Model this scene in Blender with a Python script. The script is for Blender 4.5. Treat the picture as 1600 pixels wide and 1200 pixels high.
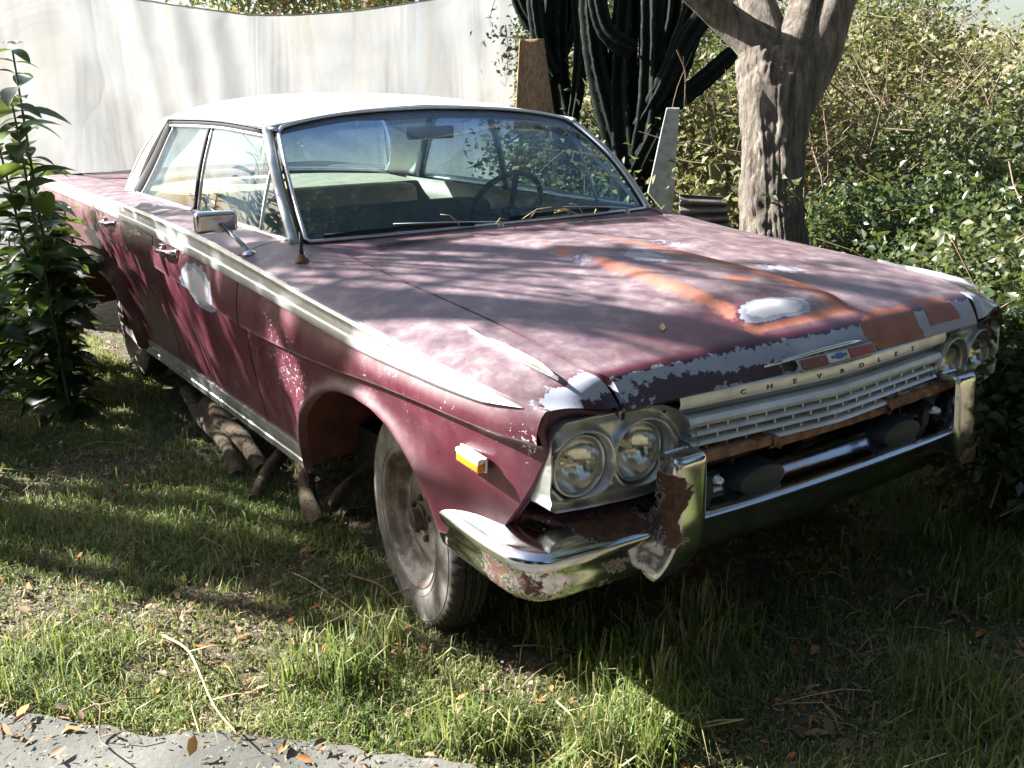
import bpy, bmesh, math, random
import numpy as np
from mathutils import Vector, Matrix

for o in list(bpy.data.objects): bpy.data.objects.remove(o)
SC = bpy.context.scene
COL = SC.collection
PI = math.pi

# ------------------------------------------------------------------ camera, sky, sun, exposure
CAM = np.array([2.2494, -2.07, 1.4786]); YAW, PIT, ROL, FOC = 2.5335, -0.2961, -0.0071, 1535.9
def _basis():
    f = np.array([math.cos(PIT)*math.cos(YAW), math.cos(PIT)*math.sin(YAW), math.sin(PIT)])
    r = np.cross(f, [0, 0, 1]); r /= np.linalg.norm(r); u = np.cross(r, f)
    c, s = math.cos(ROL), math.sin(ROL)
    return c*r+s*u, -s*r+c*u, f
CR, CU, CF = _basis()
cd = bpy.data.cameras.new('camera'); cam = bpy.data.objects.new('camera', cd); COL.objects.link(cam)
cd.sensor_width = 36; cd.lens = FOC/1600*36; cd.clip_end = 3000; cd.clip_start = .05
m4 = Matrix(((CR[0], CU[0], -CF[0], CAM[0]), (CR[1], CU[1], -CF[1], CAM[1]), (CR[2], CU[2], -CF[2], CAM[2]), (0, 0, 0, 1)))
cam.matrix_world = m4
SC.camera = cam
def at(px, py, d):
    """world point d metres in front of the place where the photographer stood, along a sight line"""
    v = CF + CR*(px-800)/FOC - CU*(py-600)/FOC
    return CAM + v*d
def on(px, py, ax, val):
    v = CF + CR*(px-800)/FOC - CU*(py-600)/FOC
    t = (val-CAM[ax])/v[ax]
    return CAM + v*t

SUN = Vector((-1.33, -.99, 1.0)).normalized()
W = bpy.data.worlds.new('World'); SC.world = W; W.use_nodes = True
wn = W.node_tree; bg = wn.nodes['Background']
sky = wn.nodes.new('ShaderNodeTexSky'); sky.sky_type = 'NISHITA'; sky.sun_disc = False
sky.sun_elevation = math.asin(SUN.z); sky.sun_rotation = math.atan2(SUN.x, SUN.y)
sky.air_density = 1.0; sky.dust_density = 2.0
wn.links.new(sky.outputs[0], bg.inputs[0]); bg.inputs[1].default_value = .05
sl = bpy.data.lights.new('sun', 'SUN'); so = bpy.data.objects.new('sun', sl); COL.objects.link(so)
sl.energy = 5.0; sl.angle = math.radians(.55); sl.color = (1, .98, .95)
so.rotation_euler = SUN.to_track_quat('Z', 'Y').to_euler(); so.location = (-6, -5, 6)
SC.view_settings.view_transform = 'Standard'; SC.view_settings.look = 'None'
SC.view_settings.exposure = 2.25; SC.view_settings.gamma = 1
SC.render.engine = 'CYCLES'
SC.cycles.max_bounces = 8; SC.cycles.transparent_max_bounces = 24

# ------------------------------------------------------------------ node helpers
class NT:
    def __init__(s, name):
        s.m = bpy.data.materials.new(name); s.m.use_nodes = True
        s.t = s.m.node_tree; s.p = s.t.nodes['Principled BSDF']; s.out = s.t.nodes['Material Output']
    def n(s, typ, **kw):
        q = s.t.nodes.new(typ)
        for k, v in kw.items(): setattr(q, k, v)
        return q
    def l(s, a, b): s.t.links.new(a, b)
    def setp(s, **kw):
        for k, v in kw.items():
            i = s.p.inputs[k.replace('_', ' ')]
            if hasattr(v, 'is_output'): s.l(v, i)
            else: i.default_value = v
    def coord(s): 
        return s.n('ShaderNodeTexCoord').outputs['Object']
    def noise(s, scale=5, detail=4, rough=.5, vec=None, dist=0, out=0, stretch=None):
        q = s.n('ShaderNodeTexNoise'); q.inputs['Scale'].default_value = scale
        q.inputs['Detail'].default_value = detail; q.inputs['Roughness'].default_value = rough
        q.inputs['Distortion'].default_value = dist
        v = vec or s.coord()
        if stretch:
            mp = s.n('ShaderNodeMapping'); mp.inputs['Scale'].default_value = stretch; s.l(v, mp.inputs[0]); v = mp.outputs[0]
        s.l(v, q.inputs['Vector'])
        return q.outputs[out]
    def ramp(s, fac, stops, interp='LINEAR'):
        q = s.n('ShaderNodeValToRGB'); q.color_ramp.interpolation = interp
        e = q.color_ramp.elements
        while len(e) < len(stops): e.new(.5)
        for i, (p, c) in enumerate(stops):
            e[i].position = p; e[i].color = (c[0], c[1], c[2], 1) if hasattr(c, '__len__') else (c, c, c, 1)
        s.l(fac, q.inputs[0]); return q.outputs[0]
    def mix(s, fac, a, b, mode='MIX'):
        q = s.n('ShaderNodeMix', data_type='RGBA', blend_type=mode)
        for i, v in ((0, fac), (6, a), (7, b)):
            if hasattr(v, 'is_output'): s.l(v, q.inputs[i])
            elif i == 0: q.inputs[0].default_value = v
            else: q.inputs[i].default_value = (v[0], v[1], v[2], 1)
        return q.outputs[2]
    def math(s, op, a, b=0, c=None, clamp=False):
        q = s.n('ShaderNodeMath', operation=op); q.use_clamp = clamp
        for i, v in enumerate((a, b) if c is None else (a, b, c)):
            if hasattr(v, 'is_output'): s.l(v, q.inputs[i])
            else: q.inputs[i].default_value = v
        return q.outputs[0]
    def attr(s, name, out='Fac'):
        q = s.n('ShaderNodeAttribute', attribute_name=name); return q.outputs[out]
    def bump(s, h, strength=.3, dist=.01):
        q = s.n('ShaderNodeBump'); q.inputs['Strength'].default_value = strength; q.inputs['Distance'].default_value = dist
        s.l(h, q.inputs['Height']); s.l(q.outputs[0], s.p.inputs['Normal'])

def simple(name, col, rough=.5, metal=0, nscale=12, namt=.25, bump=0, bscale=60, **kw):
    t = NT(name)
    nz = t.noise(nscale, 5, .6)
    c = t.ramp(nz, [(.3, [x*(1-namt) for x in col]), (.7, [min(1, x*(1+namt)) for x in col])])
    t.setp(Base_Color=c, Roughness=rough, Metallic=metal, **kw)
    if bump: t.bump(t.noise(bscale, 4, .6), bump, .004)
    return t.m

M = {}
# --- car paint: faded maroon, wear painted in by the vertex attribute 'wear' (r grey primer, g red oxide, b bare spots), 'fade' chalking
t = NT('maroon_paint')
w = t.n('ShaderNodeAttribute', attribute_name='wear'); sp = t.n('ShaderNodeSeparateColor'); t.l(w.outputs['Color'], sp.inputs[0])
fade = t.attr('fade')
n1 = t.noise(3.5, 6, .62); n2 = t.noise(38, 6, .7); n3 = t.noise(110, 3, .6); n4 = t.noise(14, 5, .65)
base = t.ramp(n1, [(.3, (.070, .013, .024)), (.7, (.130, .028, .044))])
chalk = t.ramp(n4, [(.28, (.105, .072, .088)), (.5, (.20, .145, .158)), (.72, (.36, .285, .28))])
fd = t.math('ADD', t.math('ADD', fade, 0), t.math('MULTIPLY', t.math('SUBTRACT', n1, .5), .7), clamp=True)
base = t.mix(fd, base, chalk)
base = t.mix(t.math('MULTIPLY', fade, -1.0, clamp=True), base, (.048, .026, .038))
# brown-red stains on the chalky areas
st = t.ramp(t.noise(6, 6, .75, dist=.6), [(.55, 0), (.72, 1)])
base = t.mix(t.math('MULTIPLY', st, .5), base, (.12, .045, .04))
sc_ = t.ramp(t.noise(30, 6, .8, stretch=(.25, 1, 1), dist=.3), [(.66, 0), (.70, 1)])
base = t.mix(t.math('MULTIPLY', sc_, .22), base, (.40, .34, .34))
# grey primer
gm = t.math('ADD', sp.outputs[0], t.math('ADD', t.math('MULTIPLY', t.math('SUBTRACT', n2, .5), 1.6), t.math('MULTIPLY', t.math('SUBTRACT', n4, .5), .9)))
gwh = t.ramp(t.math('MULTIPLY', gm, .5), [(.68, 0), (.76, 1)])
gm = t.ramp(gm, [(.54, 0), (.57, 1)])
gcol = t.ramp(n1, [(.3, (.27, .30, .37)), (.7, (.38, .40, .46))])
base = t.mix(t.math('MULTIPLY', gm, t.math('GREATER_THAN', sp.outputs[0], .04)), base, gcol)
# red oxide
om = t.math('ADD', sp.outputs[1], t.math('ADD', t.math('MULTIPLY', t.math('SUBTRACT', n2, .5), 1.0), t.math('MULTIPLY', t.math('SUBTRACT', n4, .5), .7)))
om = t.ramp(om, [(.42, 0), (.62, 1)])
ocol = t.ramp(n4, [(.3, (.22, .07, .045)), (.7, (.36, .15, .105))])
base = t.mix(om, base, ocol)
# chips down to white undercoat
cm = t.math('ADD', t.math('MULTIPLY', sp.outputs[2], .30), n3)
cm = t.math('ADD', cm, t.math('MULTIPLY', t.math('SUBTRACT', n4, .5), .35))
cm = t.ramp(cm, [(.83, 0), (.85, 1)])
base = t.mix(cm, base, (.62, .58, .58))
base = t.mix(t.ramp(t.math('ADD', sp.outputs[0], t.math('MULTIPLY', t.math('SUBTRACT', n4, .5), .8)), [(.40, 0), (.44, 1)]) if False else t.math('MULTIPLY', gm, gwh), base, (.62, .60, .63))
rg = t.math('ADD', t.math('MULTIPLY', fd, .12), t.ramp(n4, [(.3, .27), (.7, .40)]))
rg = t.math('ADD', rg, t.math('MULTIPLY', om, .25))
t.setp(Base_Color=base, Roughness=rg, Coat_Weight=.06, Coat_Roughness=.28, Specular_IOR_Level=.38)
t.bump(t.math('ADD', n2, t.math('MULTIPLY', cm, -.6)), .12, .0015)
M['paint'] = t.m

t = NT('white_roof_paint')
nz = t.noise(5, 6, .65)
c = t.ramp(nz, [(.3, (.62, .64, .60)), (.7, (.80, .81, .78))])
sp_ = t.ramp(t.noise(60, 4, .7), [(.68, 0), (.72, 1)])
c = t.mix(t.math('MULTIPLY', sp_, .5), c, (.25, .2, .16))
t.setp(Base_Color=c, Roughness=.33, Coat_Weight=.3, Coat_Roughness=.2)
M['white'] = t.m

def chrome(name, rust=.0, tint=(.62, .63, .64), rough=.10, scale=9):
    t = NT(name)
    n1 = t.noise(scale, 7, .68); n2 = t.noise(70, 5, .7)
    wv = t.attr('rust')
    r = t.math('ADD', t.math('ADD', wv, rust), t.math('ADD', t.math('MULTIPLY', t.math('SUBTRACT', n1, .5), .9), t.math('MULTIPLY', t.math('SUBTRACT', n2, .5), .45)))
    rm = t.ramp(r, [(.50, 0), (.56, 1)])
    rc = t.ramp(n2, [(.3, (.035, .016, .011)), (.62, (.13, .06, .032)), (.8, (.26, .17, .10))])
    cc = t.ramp(n1, [(.25, [x*.8 for x in tint]), (.7, tint)])
    t.setp(Base_Color=t.mix(rm, cc, rc), Metallic=t.math('SUBTRACT', 1, rm), Roughness=t.math('ADD', t.math('MULTIPLY', rm, .7), t.ramp(n1, [(.3, rough*.7), (.75, rough*1.9)])))
    t.bump(t.math('ADD', t.math('MULTIPLY', n2, .35), t.math('MULTIPLY', rm, -.5)), .25, .0015)
    return t.m
M['chrome'] = chrome('old_chrome')
M['chrome_rusty'] = chrome('pitted_chrome', .10)
M['chrome_dull'] = chrome('dull_chrome', .06, (.55, .56, .56), .26)
M['alu'] = simple('aluminium_trim', (.70, .71, .72), .36, .75, 25, .12, .08, 80)
M['alu_dull'] = simple('dull_anodised_trim', (.50, .52, .51), .36, .85, 20, .3, .15, 90)
M['grille_silver'] = simple('pale_grille_metal', (.66, .70, .72), .36, .45, 14, .18, .1, 120)
M['silver'] = simple('silver_paint_trim', (.50, .52, .52), .35, .75, 14, .22, .1, 120)
M['rust'] = simple('brown_rust', (.20, .105, .055), .85, 0, 28, .65, .6, 60)
M['dark'] = simple('dark_underbody', (.018, .015, .014), .85)
M['black'] = simple('black_rubber_seal', (.010, .010, .012), .75)
M['slate'] = simple('dark_lamp_housing', (.018, .024, .028), .55)
M['recess'] = simple('grille_recess_grey', (.17, .21, .24), .5)
M['letters'] = simple('black_lettering', (.02, .02, .022), .5)
t = NT('tyre_rubber')
n1 = t.noise(9, 6, .7); n2 = t.noise(60, 4, .6)
c = t.ramp(n1, [(.33, (.07, .066, .06)), (.52, (.19, .18, .16)), (.70, (.38, .36, .32))])
sx = t.n('ShaderNodeSeparateXYZ'); t.l(t.coord(), sx.inputs[0]); c = t.mix(t.ramp(sx.outputs[1], [(.089, 0), (.097, 1)]), (.020, .018, .017), c)  # tread shade put into the colour; dusty grey only on the outer sidewall
t.setp(Base_Color=c, Roughness=.85); t.bump(n2, .3, .002)
M['tyre'] = t.m
t = NT('rusty_steel_rim')
n1 = t.noise(7, 6, .7)
c = t.ramp(n1, [(.35, (.04, .026, .018)), (.52, (.16, .125, .10)), (.66, (.42, .40, .37))])
t.setp(Base_Color=c, Roughness=.6, Metallic=.15); t.bump(t.noise(60, 4, .7), .4, .002)
M['rim'] = t.m
M['hub'] = simple('greasy_hub', (.06, .045, .035), .6, .4, 20, .5, .3)
M['rust_paint'] = simple('rusty_red_liner', (.10, .03, .02), .85, 0, 9, .5)
M['rust_red'] = simple('browned_enamel', (.22, .075, .05), .6, 0, 60, .4)
M['cream'] = simple('worn_cream_disc', (.42, .40, .36), .55, .1, 16, .35, .2)
M['amber'] = simple('amber_lens', (.75, .24, .015), .3, 0, 9, .3)
M['amber_white'] = simple('bleached_lens', (.72, .66, .50), .4)
M['red'] = simple('red_enamel', (.34, .05, .04), .4)
M['blue'] = simple('blue_enamel', (.05, .12, .38), .4)
M['ivory'] = simple('ivory_enamel', (.6, .6, .55), .4)
M['vinyl'] = simple('khaki_seat_vinyl', (.27, .21, .12), .5, 0, 10, .25, .2, 70)
M['vinyl_dark'] = simple('dark_seat_cloth', (.19, .165, .10), .8, 0, 10, .25, .2, 70)
M['shelf'] = simple('faded_shelf_board', (.44, .37, .25), .8, 0, 8, .2)
M['headliner'] = simple('grey_headliner', (.16, .17, .16), .9)
M['seam'] = simple('hood_seam_dark', (.03, .015, .015), .9)

def schlick(t, f0=.04, k=1.0, nrm=None):
    g = t.n('ShaderNodeNewGeometry'); dp = t.n('ShaderNodeVectorMath', operation='DOT_PRODUCT')
    t.l(g.outputs['Incoming'], dp.inputs[0]); t.l(nrm if nrm is not None else g.outputs['Normal'], dp.inputs[1])
    c = t.math('SUBTRACT', 1, t.math('ABSOLUTE', dp.outputs['Value']), clamp=True)
    return t.math('ADD', t.math('MULTIPLY', t.math('POWER', c, 5), .96*k), f0*k*2, clamp=True)
def glass(name, tint, alpha, rough=.0, band=None):
    """single sheet of dusty car glass: part clear, part mirror, part dust film"""
    t = NT(name)
    tr = t.n('ShaderNodeBsdfTransparent'); gl = t.n('ShaderNodeBsdfGlossy'); gl.inputs['Roughness'].default_value = .02
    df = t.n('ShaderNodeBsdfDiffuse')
    col = None
    if band:
        sx = t.n('ShaderNodeSeparateXYZ'); t.l(t.coord(), sx.inputs[0])
        col = t.ramp(t.math('DIVIDE', t.math('SUBTRACT', sx.outputs[2], band[0]), band[1]-band[0]), [(0, tint), (1, band[2])])
        t.l(col, tr.inputs[0])
    else: tr.inputs[0].default_value = (*tint, 1)
    df.inputs[0].default_value = (.30, .46, .58, 1)  # blue sky reflection and haze painted as the film's diffuse colour
    fr = schlick(t)
    m1 = t.n('ShaderNodeMixShader'); m2 = t.n('ShaderNodeMixShader')
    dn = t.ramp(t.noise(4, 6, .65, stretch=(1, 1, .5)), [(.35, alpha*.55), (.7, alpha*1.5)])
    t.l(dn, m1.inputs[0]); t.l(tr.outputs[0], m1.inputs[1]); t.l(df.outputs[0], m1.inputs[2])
    t.l(fr, m2.inputs[0]); t.l(m1.outputs[0], m2.inputs[1]); t.l(gl.outputs[0], m2.inputs[2])
    t.l(m2.outputs[0], t.out.inputs[0])
    return t.m
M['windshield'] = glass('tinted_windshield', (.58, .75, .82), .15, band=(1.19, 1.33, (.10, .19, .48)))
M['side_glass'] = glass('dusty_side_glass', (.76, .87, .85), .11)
t = NT('lamp_glass')
tr = t.n('ShaderNodeBsdfTransparent'); gl = t.n('ShaderNodeBsdfGlossy'); gl.inputs['Roughness'].default_value = .03
wv = t.n('ShaderNodeTexWave', wave_type='BANDS', bands_direction='Y'); wv.inputs['Scale'].default_value = 55; t.l(t.coord(), wv.inputs[0])
bp = t.n('ShaderNodeBump'); bp.inputs['Strength'].default_value = .25; bp.inputs['Distance'].default_value = .002; t.l(wv.outputs[1], bp.inputs['Height'])
t.l(bp.outputs[0], gl.inputs['Normal'])
mm = t.n('ShaderNodeMixShader'); fr = schlick(t, .05, 1, bp.outputs[0])
f2 = t.math('ADD', fr, .03); t.l(f2, mm.inputs[0])
tr.inputs[0].default_value = (.93, .93, .88, 1); t.l(tr.outputs[0], mm.inputs[1]); t.l(gl.outputs[0], mm.inputs[2]); t.l(mm.outputs[0], t.out.inputs[0])
M['lamp_glass'] = t.m
t = NT('lamp_reflector')
wv = t.n('ShaderNodeTexWave', wave_type='BANDS', bands_direction='Y'); wv.inputs['Scale'].default_value = 45; wv.inputs['Distortion'].default_value = 1.5; t.l(t.coord(), wv.inputs[0])
t.setp(Base_Color=(.80, .79, .74, 1), Metallic=1.0, Roughness=.16)
t.bump(wv.outputs[1], .12, .001)
M['reflector'] = t.m

# --- vegetation
def leafmat(name, c1, c2, c3=None, rough=.45, trans=.35, spec=.5):
    t = NT(name)
    r = t.attr('rnd')
    stops = [(0, c1), (.75 if c3 else 1, c2)] + ([(.86, c3)] if c3 else [])
    c = t.ramp(r, stops)
    tl = t.n('ShaderNodeBsdfTranslucent'); mx = t.n('ShaderNodeMixShader'); mx.inputs[0].default_value = trans
    c2_ = t.mix(.4, c, (.30, .36, .07), 'MIX'); t.l(c2_, tl.inputs[0])
    t.setp(Base_Color=c, Roughness=rough, Specular_IOR_Level=spec)
    t.l(t.p.outputs[0], mx.inputs[1]); t.l(tl.outputs[0], mx.inputs[2]); t.l(mx.outputs[0], t.out.inputs[0])
    return t.m
M['leaf_dark'] = leafmat('dark_green_leaves', (.022, .042, .018), (.065, .10, .042), rough=.32)
M['leaf_mid'] = leafmat('mid_green_leaves', (.038, .058, .026), (.11, .14, .062), (.19, .185, .10))
M['leaf_dry'] = leafmat('olive_dry_leaves', (.08, .09, .035), (.20, .19, .08), (.36, .31, .17), rough=.7)
M['leaf_shade'] = leafmat('deep_green_leaves', (.010, .022, .008), (.025, .045, .014), rough=.6, trans=.08, spec=.2)  # darker leaves for the added sky-blocking trees
M['leaf_big'] = leafmat('broad_glossy_leaves', (.010, .035, .016), (.03, .075, .022), (.12, .20, .03), rough=.3, trans=.3)
M['grass'] = leafmat('green_grass', (.055, .10, .022), (.21, .275, .075), (.46, .42, .22), rough=.55, trans=.4)
M['drygrass'] = leafmat('dry_grass', (.28, .23, .13), (.52, .46, .29), rough=.8, trans=.2)
M['litter'] = leafmat('fallen_leaves', (.09, .055, .03), (.34, .25, .16), (.45, .19, .06), rough=.8, trans=.1)
M['flower'] = leafmat('orange_blossoms', (.55, .09, .03), (.65, .20, .05), rough=.6)
M['petal'] = simple('pale_petal', (.75, .72, .85), .6)
M['straw'] = simple('dry_straw', (.50, .42, .20), .8)
M['twig'] = simple('grey_brown_twig', (.16, .11, .07), .85, 0, 30, .4, .5)

def barkmat(name, ca, cb, cc, sc=9):
    t = NT(name)
    n = t.noise(sc, 8, .72, stretch=(2.6, 2.6, .55), dist=.5)
    n2 = t.noise(3, 4, .6)
    c = t.ramp(n, [(.32, ca), (.5, cb), (.68, cc)])
    c = t.mix(t.math('MULTIPLY', n2, .35), c, cb)
    t.setp(Base_Color=c, Roughness=.9); t.bump(t.math('ADD', n, t.math('MULTIPLY', t.noise(sc*4, 5, .7, stretch=(2, 2, .7)), .35)), 1.0, .06)
    return t.m
M['bark'] = barkmat('furrowed_grey_bark', (.045, .035, .026), (.20, .165, .13), (.42, .38, .31))
M['log'] = barkmat('pale_fallen_wood', (.09, .06, .04), (.24, .18, .11), (.38, .31, .21), 14)
t = NT('cactus_skin')
n = t.noise(6, 5, .6)
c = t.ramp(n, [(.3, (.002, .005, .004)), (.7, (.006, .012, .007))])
rb = t.attr('rnd'); c = t.mix(t.ramp(rb, [(.88, 0), (.99, 1)]), c, (.10, .11, .07))
t.setp(Base_Color=c, Roughness=.75, Specular_IOR_Level=.12); t.bump(t.noise(40, 4, .6), .3, .004)
M['cactus'] = t.m

t = NT('hanging_canvas')
n = t.noise(1.3, 5, .6, stretch=(1, 1, .35)); n2 = t.noise(240, 2, .5)
c = t.ramp(n, [(.3, (.62, .63, .63)), (.55, (.72, .71, .68)), (.75, (.72, .67, .58))])
sx = t.n('ShaderNodeSeparateXYZ'); t.l(t.coord(), sx.inputs[0])
st = t.ramp(t.noise(2.2, 3, .5, stretch=(1, 4, .12)), [(.56, 0), (.68, 1)])
c = t.mix(t.math('MULTIPLY', st, .22), c, (.55, .42, .27))
tl = t.n('ShaderNodeBsdfTranslucent'); t.l(c, tl.inputs[0]); mx = t.n('ShaderNodeMixShader'); mx.inputs[0].default_value = .17
t.setp(Base_Color=c, Roughness=.9)
w1 = t.noise(.9, 3, .5, dist=.8, stretch=(1, 2.0, .28)); w2 = t.noise(1.0, 3, .5, dist=.8, stretch=(1, 1.2, 1.6)); w3 = t.noise(5, 5, .6, dist=.6)
rd = t.math('ABSOLUTE', t.math('SUBTRACT', w1, .5)); rd2 = t.math('ABSOLUTE', t.math('SUBTRACT', w2, .5))
hh = t.math('ADD', t.math('ADD', t.math('MULTIPLY', rd, -3.0), t.math('MULTIPLY', rd2, -1.6)), t.math('MULTIPLY', w3, .30))
t.bump(hh, .38, .065); t.l(t.p.inputs['Normal'].links[0].from_socket, tl.inputs['Normal'])
t.l(t.p.outputs[0], mx.inputs[1]); t.l(tl.outputs[0], mx.inputs[2]); t.l(mx.outputs[0], t.out.inputs[0])
M['canvas'] = t.m
t = NT('woven_reed_mat')
wv = t.n('ShaderNodeTexWave', wave_type='BANDS', bands_direction='DIAGONAL'); wv.inputs['Scale'].default_value = 13; wv.inputs['Distortion'].default_value = 5; t.l(t.coord(), wv.inputs[0])
wz = t.n('ShaderNodeTexWave', wave_type='BANDS', bands_direction='Z'); wz.inputs['Scale'].default_value = 14; t.l(t.coord(), wz.inputs[0])
fb = t.noise(9, 6, .7, stretch=(8, 8, .7)); fc_ = t.noise(3.5, 5, .65)
c = t.mix(t.math('MULTIPLY', fc_, .6), t.ramp(fb, [(.35, (.12, .065, .035)), (.5, (.30, .19, .10)), (.66, (.45, .31, .18))]), (.22, .13, .075))
t.setp(Base_Color=c, Roughness=.9); t.bump(fb, .8, .012)
M['mat'] = t.m
M['board'] = simple('weathered_grey_board', (.34, .37, .34), .8, 0, 18, .3, .4, 40)
M['sheet'] = simple('rusting_galvanised_sheet', (.17, .16, .15), .6, .35, 7, .45, .3, 60)
M['rope'] = simple('pale_rope', (.5, .47, .4), .9)
M['pole'] = simple('grey_pole', (.25, .22, .18), .85, 0, 20, .3, .4)

t = NT('soil_and_litter')
v = t.coord()
n1 = t.noise(1.1, 6, .65); n2 = t.noise(16, 7, .7); n3 = t.noise(75, 4, .7)
c = t.ramp(n2, [(.28, (.045, .034, .022)), (.5, (.13, .10, .068)), (.68, (.27, .22, .155))])
g = t.ramp(n1, [(.42, 0), (.62, 1)])
c = t.mix(t.math('MULTIPLY', g, .5), c, t.ramp(n3, [(.3, (.02, .035, .008)), (.7, (.07, .10, .025))]))
hz = t.attr('rnd')
dry = t.ramp(t.noise(2.0, 6, .7), [(.3, (.10, .10, .035)), (.52, (.30, .25, .14)), (.7, (.42, .36, .24))])
c = t.mix(hz, c, dry)
t.setp(Base_Color=c, Roughness=.95); t.bump(t.math('ADD', n2, t.math('MULTIPLY', n3, .5)), .9, .03)
M['soil'] = t.m
t = NT('rough_concrete')
n1 = t.noise(2.2, 7, .7); n2 = t.noise(55, 5, .7)
c = t.ramp(n1, [(.3, (.045, .047, .040)), (.5, (.10, .102, .090)), (.7, (.18, .18, .162))])
c = t.mix(t.ramp(n2, [(.45, 0), (.75, .6)]), c, (.13, .12, .09))
t.setp(Base_Color=c, Roughness=.92); t.bump(t.math('ADD', n1, t.math('MULTIPLY', n2, .3)), .6, .012)
M['concrete'] = t.m

# ------------------------------------------------------------------ object helpers
def link(name, me, mat, parent=None, smooth=True):
    o = bpy.data.objects.new(name, me); COL.objects.link(o)
    if mat is not None: me.materials.append(mat)
    if smooth: me.polygons.foreach_set('use_smooth', np.ones(len(me.polygons), bool))
    if parent is not None: o.parent = parent
    return o
def tag(o, label=None, cat=None, group=None, kind=None):
    if label: o['label'] = label
    if cat: o['category'] = cat
    if group: o['group'] = group
    if kind: o['kind'] = kind
    return o
def empty(name, loc, label=None, cat=None, group=None):
    o = bpy.data.objects.new(name, None); COL.objects.link(o); o.location = loc; o.empty_display_size = .1
    tag(o, label, cat, group)
    return o
class MB:
    def __init__(s): s.v = []; s.f = []; s.n = 0
    def add(s, v, f):
        v = [tuple(map(float, p)) for p in v]
        s.f += [tuple(i+s.n for i in q) for q in f]; s.v += v; s.n += len(v); return s
    def grid(s, P, closeu=False, closev=False, flip=False):
        P = np.asarray(P, float); a, b = P.shape[:2]; f = []
        for i in range(a if closeu else a-1):
            for j in range(b if closev else b-1):
                q = (i*b+j, ((i+1) % a)*b+j, ((i+1) % a)*b+(j+1) % b, i*b+(j+1) % b)
                f.append(q[::-1] if flip else q)
        return s.add(P.reshape(-1, 3), f)
    def box(s, c, d, R=None):
        c = np.array(c, float); d = np.array(d, float)/2
        P = np.array([[x, y, z] for x in (-1, 1) for y in (-1, 1) for z in (-1, 1)])*d
        if R is not None: P = P @ np.array(R).T
        return s.add(P+c, [(0, 1, 3, 2), (4, 6, 7, 5), (0, 4, 5, 1), (2, 3, 7, 6), (0, 2, 6, 4), (1, 5, 7, 3)])
    def tube(s, pts, r, seg=8, cap=True, flat=None, closed=False):
        pts = np.asarray(pts, float); n = len(pts); r = np.broadcast_to(r, (n,)) if np.ndim(r) < 2 else r
        rings = []; up = None
        for i in range(n):
            if closed: d = pts[(i+1) % n]-pts[i-1]
            else: d = pts[min(i+1, n-1)]-pts[max(i-1, 0)]
            d = d/(np.linalg.norm(d)+1e-12)
            if up is None:
                up = np.array([0, 0, 1.]) if abs(d[2]) < .9 else np.array([1., 0, 0])
            a = np.cross(up, d); a /= np.linalg.norm(a)+1e-12; b = np.cross(d, a); up = b
            fl = flat or (1, 1)
            rings.append([pts[i]+r[i]*(fl[0]*math.cos(t)*a+fl[1]*math.sin(t)*b) for t in np.linspace(0, 2*PI, seg, endpoint=False)])
        base = s.n
        s.grid(rings, closeu=closed, closev=True, flip=True)
        if cap and not closed:
            s.f.append(tuple(base+i for i in range(seg))); s.f.append(tuple(base+(n-1)*seg+i for i in reversed(range(seg))))
        return s
    def lathe(s, prof, c, axis='y', seg=48, flip=False, sy=1):
        """prof: list of (radius, offset along axis)"""
        P = []
        for (r, h) in prof:
            row = []
            for t in np.linspace(0, 2*PI, seg, endpoint=False):
                if axis == 'y': row.append((c[0]+r*math.cos(t), c[1]+h*sy, c[2]+r*math.sin(t)))
                elif axis == 'x': row.append((c[0]+h, c[1]+r*math.cos(t), c[2]+r*math.sin(t)))
                else: row.append((c[0]+r*math.cos(t), c[1]+r*math.sin(t), c[2]+h))
            P.append(row)
        return s.grid(P, closev=True, flip=flip)
    def prism(s, poly, axis, a, b):
        """poly: list of 2D points, extruded along axis from a to b"""
        n = len(poly)
        def p3(p, h):
            return {'x': (h, p[0], p[1]), 'y': (p[0], h, p[1]), 'z': (p[0], p[1], h)}[axis]
        v = [p3(p, a) for p in poly]+[p3(p, b) for p in poly]
        f = [tuple(range(n))[::-1], tuple(range(n, 2*n))]+[(i, (i+1) % n, n+(i+1) % n, n+i) for i in range(n)]
        return s.add(v, f)
    def mesh(s, name):
        me = bpy.data.meshes.new(name); me.from_pydata(s.v, [], s.f); me.update(); return me
    def build(s, name, mat, parent=None, smooth=True, fix=True, bevel=0, bseg=2, solid=0, angle=None):
        me = s.mesh(name)
        if fix:
            bm = bmesh.new(); bm.from_mesh(me); bmesh.ops.recalc_face_normals(bm, faces=bm.faces); bm.to_mesh(me); bm.free()
        o = link(name, me, mat, parent, smooth)
        if angle is not None: me.set_sharp_from_angle(angle=math.radians(angle))
        if solid:
            md = o.modifiers.new('solid', 'SOLIDIFY'); md.thickness = abs(solid); md.offset = -1 if solid > 0 else 1
        if bevel:
            md = o.modifiers.new('bevel', 'BEVEL'); md.width = bevel; md.segments = bseg; md.limit_method = 'ANGLE'; md.angle_limit = math.radians(35)
            o.modifiers.new('wn', 'WEIGHTED_NORMAL')
        return o
def fattr(o, name, vals):
    a = o.data.attributes.new(name, 'FLOAT', 'POINT'); a.data.foreach_set('value', np.asarray(vals, np.float32)); return a
def cattr(o, name, rgb):
    a = o.data.attributes.new(name, 'FLOAT_COLOR', 'POINT')
    c = np.ones((len(rgb), 4), np.float32); c[:, :3] = rgb; a.data.foreach_set('color', c.ravel())
def verts(o):
    n = len(o.data.vertices); a = np.empty(n*3, np.float32); o.data.vertices.foreach_get('co', a); return a.reshape(-1, 3)
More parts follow.
